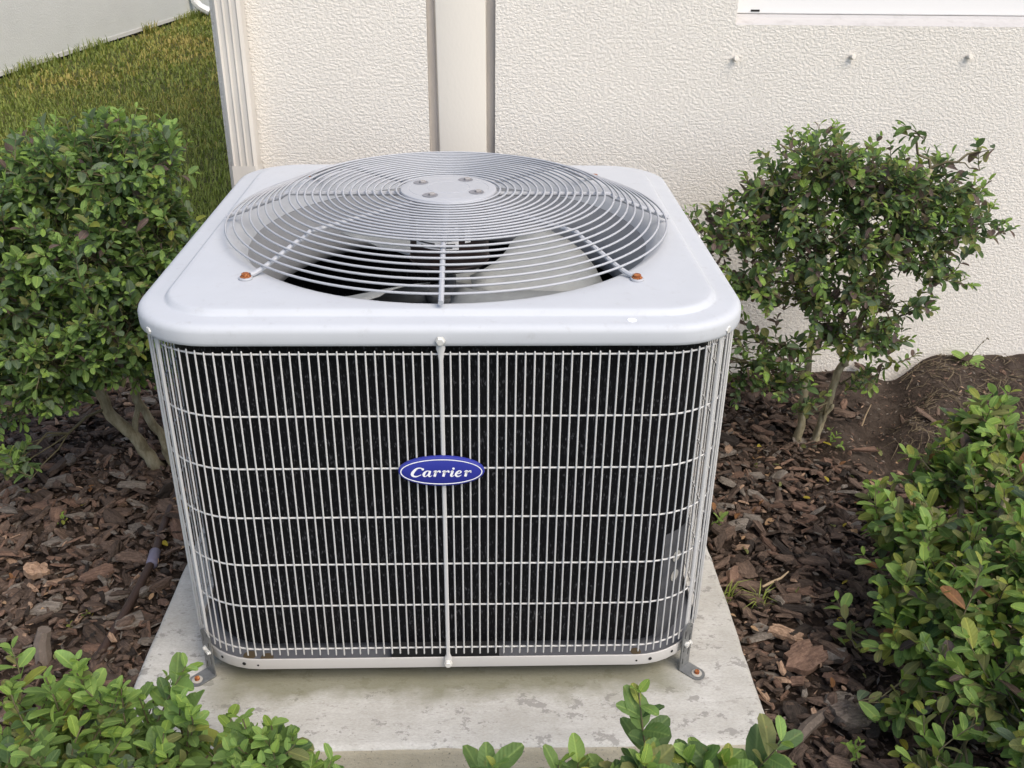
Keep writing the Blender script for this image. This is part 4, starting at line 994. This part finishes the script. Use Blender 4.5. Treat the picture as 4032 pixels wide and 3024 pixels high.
stick('wood_stub', 'weathered grey wood stub standing behind the front left shrub', 'wood', [(-.748, -.30, -.13), (-.748, -.285, -.07), (-.740, -.28, -.045)], [.016, .015, .012], M['wood_grey'], 8)
pipe = thing('irrigation_pipe', 'dark brown irrigation pipe with a purplish coupling beside the slab', 'pipe', (-.64, -.05, -.10))
t = MB(); PP = [(-.66, .36, -.106), (-.652, .20, -.098), (-.644, .09, -.094), (-.630, -.01, -.090), (-.632, -.10, -.092), (-.640, -.20, -.098), (-.652, -.31, -.104), (-.665, -.42, -.112)]
D = []
for a_, b_ in zip(PP[:-1], PP[1:]): D += [tuple(np.array(a_) + (np.array(b_) - np.array(a_)) * k / 4) for k in range(4)]
t.tube(D + [PP[-1]], .0085, 9); t.build('tube', M['pipe'], pipe, True)
t = MB(); c0_ = np.array((-.6305, -.012, -.090)); dd_ = nrm(np.array(PP[3]) - np.array(PP[2]))
t.tube([tuple(c0_ - dd_ * .024), tuple(c0_ - dd_ * .022), tuple(c0_ + dd_ * .022), tuple(c0_ + dd_ * .024)], [.0098, .0118, .0118, .0098], 10); t.build('coupling', M['coupling'], pipe, True)

# small plants
def seedling(label, loc, n, ll, kinds, seed, h=.03, name='seedling', cat='seedling'):
    rg = np.random.default_rng(seed); rt = thing(name, label, cat, loc); leaves = []; tw = []
    for i in range(n):
        d = nrm(np.array((rg.normal(0, .6), rg.normal(0, .6), 1.0)))
        sprig(rg, np.array(loc) + np.array((rg.normal(0, .006), rg.normal(0, .006), -.004)), d, h * rg.uniform(.7, 1.2), ll, (kinds, [1 / len(kinds)] * len(kinds)), leaves, tw, tip=(kinds[0],), gap=.7)
    t = MB()
    for pts, r in tw: t.tube([tuple(p) for p in pts], r * .8, 4)
    t.build('stem', M['twig'], rt, True); place_leaves(rt, leaves, rg); return rt
def gp(x, y, dz=.006): return (x, y, float(ground_h(x, y)) + dz)
seedling('yellow green seedling in the left mulch, nearest the trunks', gp(-.887, .145), 2, .014, ['lime', 'yellow'], 1)
seedling('tiny yellow sprout in the left mulch just short of the pipe', gp(-.728, -.195), 2, .012, ['yellow', 'lime'], 2, .025)
seedling('light green seedling at the foot of the right shrub trunks', gp(.951, .440), 3, .018, ['lime', 'light'], 3, .04)
seedling('pair of bright green leaves beside the right edge of the condenser', gp(.585, .105), 2, .024, ['light', 'lime'], 4, .03)
seedling('lime green sprout in the mulch at the lower right of the slab', gp(.665, -.585, .03), 3, .016, ['lime', 'light'], 6, .035)
# rosette weed against the wall
rt = thing('weed', 'leafy green weed with one flower stalk at the foot of the wall', 'weed', gp(1.462, .800, .004)); lo = np.array(rt.location); lv = []
rg = np.random.default_rng(12)
for a_, s_, z_ in ((145, .055, .75), (20, .046, .55), (-55, .045, .1), (-120, .03, .15), (95, .03, .8), (175, .03, .2)):
    d = nrm(np.array((math.cos(R(a_)), math.sin(R(a_)) * .4 - .15, z_))); lv.append((lo, d, nrm(np.cross(np.cross(d, (0, -.5, 1)), d)), s_, 'light', 1))
place_leaves(rt, lv, rg)
t = MB(); t.tube([tuple(lo), tuple(lo + (.008, 0, .03)), tuple(lo + (.022, -.004, .062)), tuple(lo + (.034, -.006, .078))], [.0012, .0011, .001, .0008], 5); t.build('stalk', M['twig'], rt, True)
t = MB()
for q in ((.034, -.006, .079), (.026, -.004, .066), (.038, -.006, .076)): t.lathe([(.0001, -.003), (.0026, 0), (.0001, .004)], tuple(lo + np.array(q)), 6)
t.build('bud', M['twig'], rt, True)
def blades(rg, x, y, z, n, h, spread, lean=.5):
    """n grass blades, each a bent two-segment ribbon; arrays in, arrays out"""
    n = len(x); a = rg.uniform(0, 6.28, n); ln = h * rg.uniform(.6, 1.25, n); w = rg.uniform(.0013, .0024, n) * (1 + spread); le = rg.uniform(.1, lean + .4, n)
    dx, dy = np.cos(a), np.sin(a); px_, py_ = -dy * w, dx * w
    b = np.c_[x, y, z]; m1 = b + np.c_[dx * le * ln * .35, dy * le * ln * .35, ln * .6]; t1 = b + np.c_[dx * le * ln, dy * le * ln, ln * (1 - .35 * le)]
    wv = np.c_[px_, py_, np.zeros(n)]
    V = np.stack([b - wv, b + wv, m1 - wv * .8, m1 + wv * .8, t1], 1).reshape(-1, 3); k = np.arange(n)[:, None] * 5
    F = np.concatenate([k + [[0, 1, 3]], k + [[0, 3, 2]], k + [[2, 3, 4]]]); return V, F.astype(np.int32)
for lab, (x, y), s in (('tuft of thin green grass by the right edge of the slab', (.553, -.135), 1), ('grass sprig in the mulch a little right of the slab edge tuft', (.612, -.165), 2), ('thin grass tuft on the soil bank behind the lower right shrub', (1.36, .36), 3)):
    rg = np.random.default_rng(s); n = 14; V, F = blades(rg, rg.normal(x, .006, n), rg.normal(y, .006, n), np.full(n, float(ground_h(x, y))), n, .05, -.2, .9)
    o = obj('grass_tuft', V - np.array((x, y, -.1)), F, GRASS[3], None, None, True, False); o.location = (x, y, -.1); tag(o, lab, 'grass tuft')

# ------------------------------------------------------------------ lawn grass
rg = np.random.default_rng(77)
def lawn_pts(n, y0, y1):
    y = rg.uniform(y0, y1, n); x = rg.uniform(-3.6, -.60, n)
    ok = (x > nx(y) + .02) & (x < -.605); return x[ok], y[ok]
Xs, Ys, Hs, Ws = [], [], [], []
for y0, y1, n, h, w in ((.86, 1.6, 17000, .034, 0), (1.6, 3.0, 26000, .036, .2), (3.0, 5.5, 24000, .040, .8), (5.5, 13, 26000, .046, 2.2)):
    x, y = lawn_pts(n, y0, y1); Xs.append(x); Ys.append(y); Hs.append(np.full(len(x), h)); Ws.append(np.full(len(x), w))
xe = rg.uniform(-1.9, -1.25, 5000); ye = rg.uniform(.3, .9, 5000); Xs.append(xe); Ys.append(ye); Hs.append(np.full(5000, .03)); Ws.append(np.zeros(5000))
# longer blades along the foot of the neighbour's wall
yb = rg.uniform(3, 12, 1500); ok = np.sin(yb * 2.1) + np.sin(yb * 5.3) > .1; yb = yb[ok]; Xs.append(nx(yb) + rg.uniform(.01, .12, len(yb))); Ys.append(yb); Hs.append(np.full(len(yb), .12)); Ws.append(np.full(len(yb), 1.2))
x = np.concatenate(Xs); y = np.concatenate(Ys); h = np.concatenate(Hs); w = np.concatenate(Ws)
V, F = blades(rg, x, y, np.full(len(x), -.152), len(x), h, w, .7)
pat = wav(x, y, 2.1) + .6 * wav(x, y, 6.0) + rg.normal(0, .65, len(x))
mi = np.where(pat > 1.0, 2, np.where(pat > .1, 1, np.where(pat > -.9, 0, 3)))
o = obj('grass', V, F, GRASS, None, np.tile(mi, 3)); tag(o, 'short mown lawn grass, green and dry blades between the houses', 'grass', None, 'stuff')
print('leaves', nl, 'chips', len(chips))
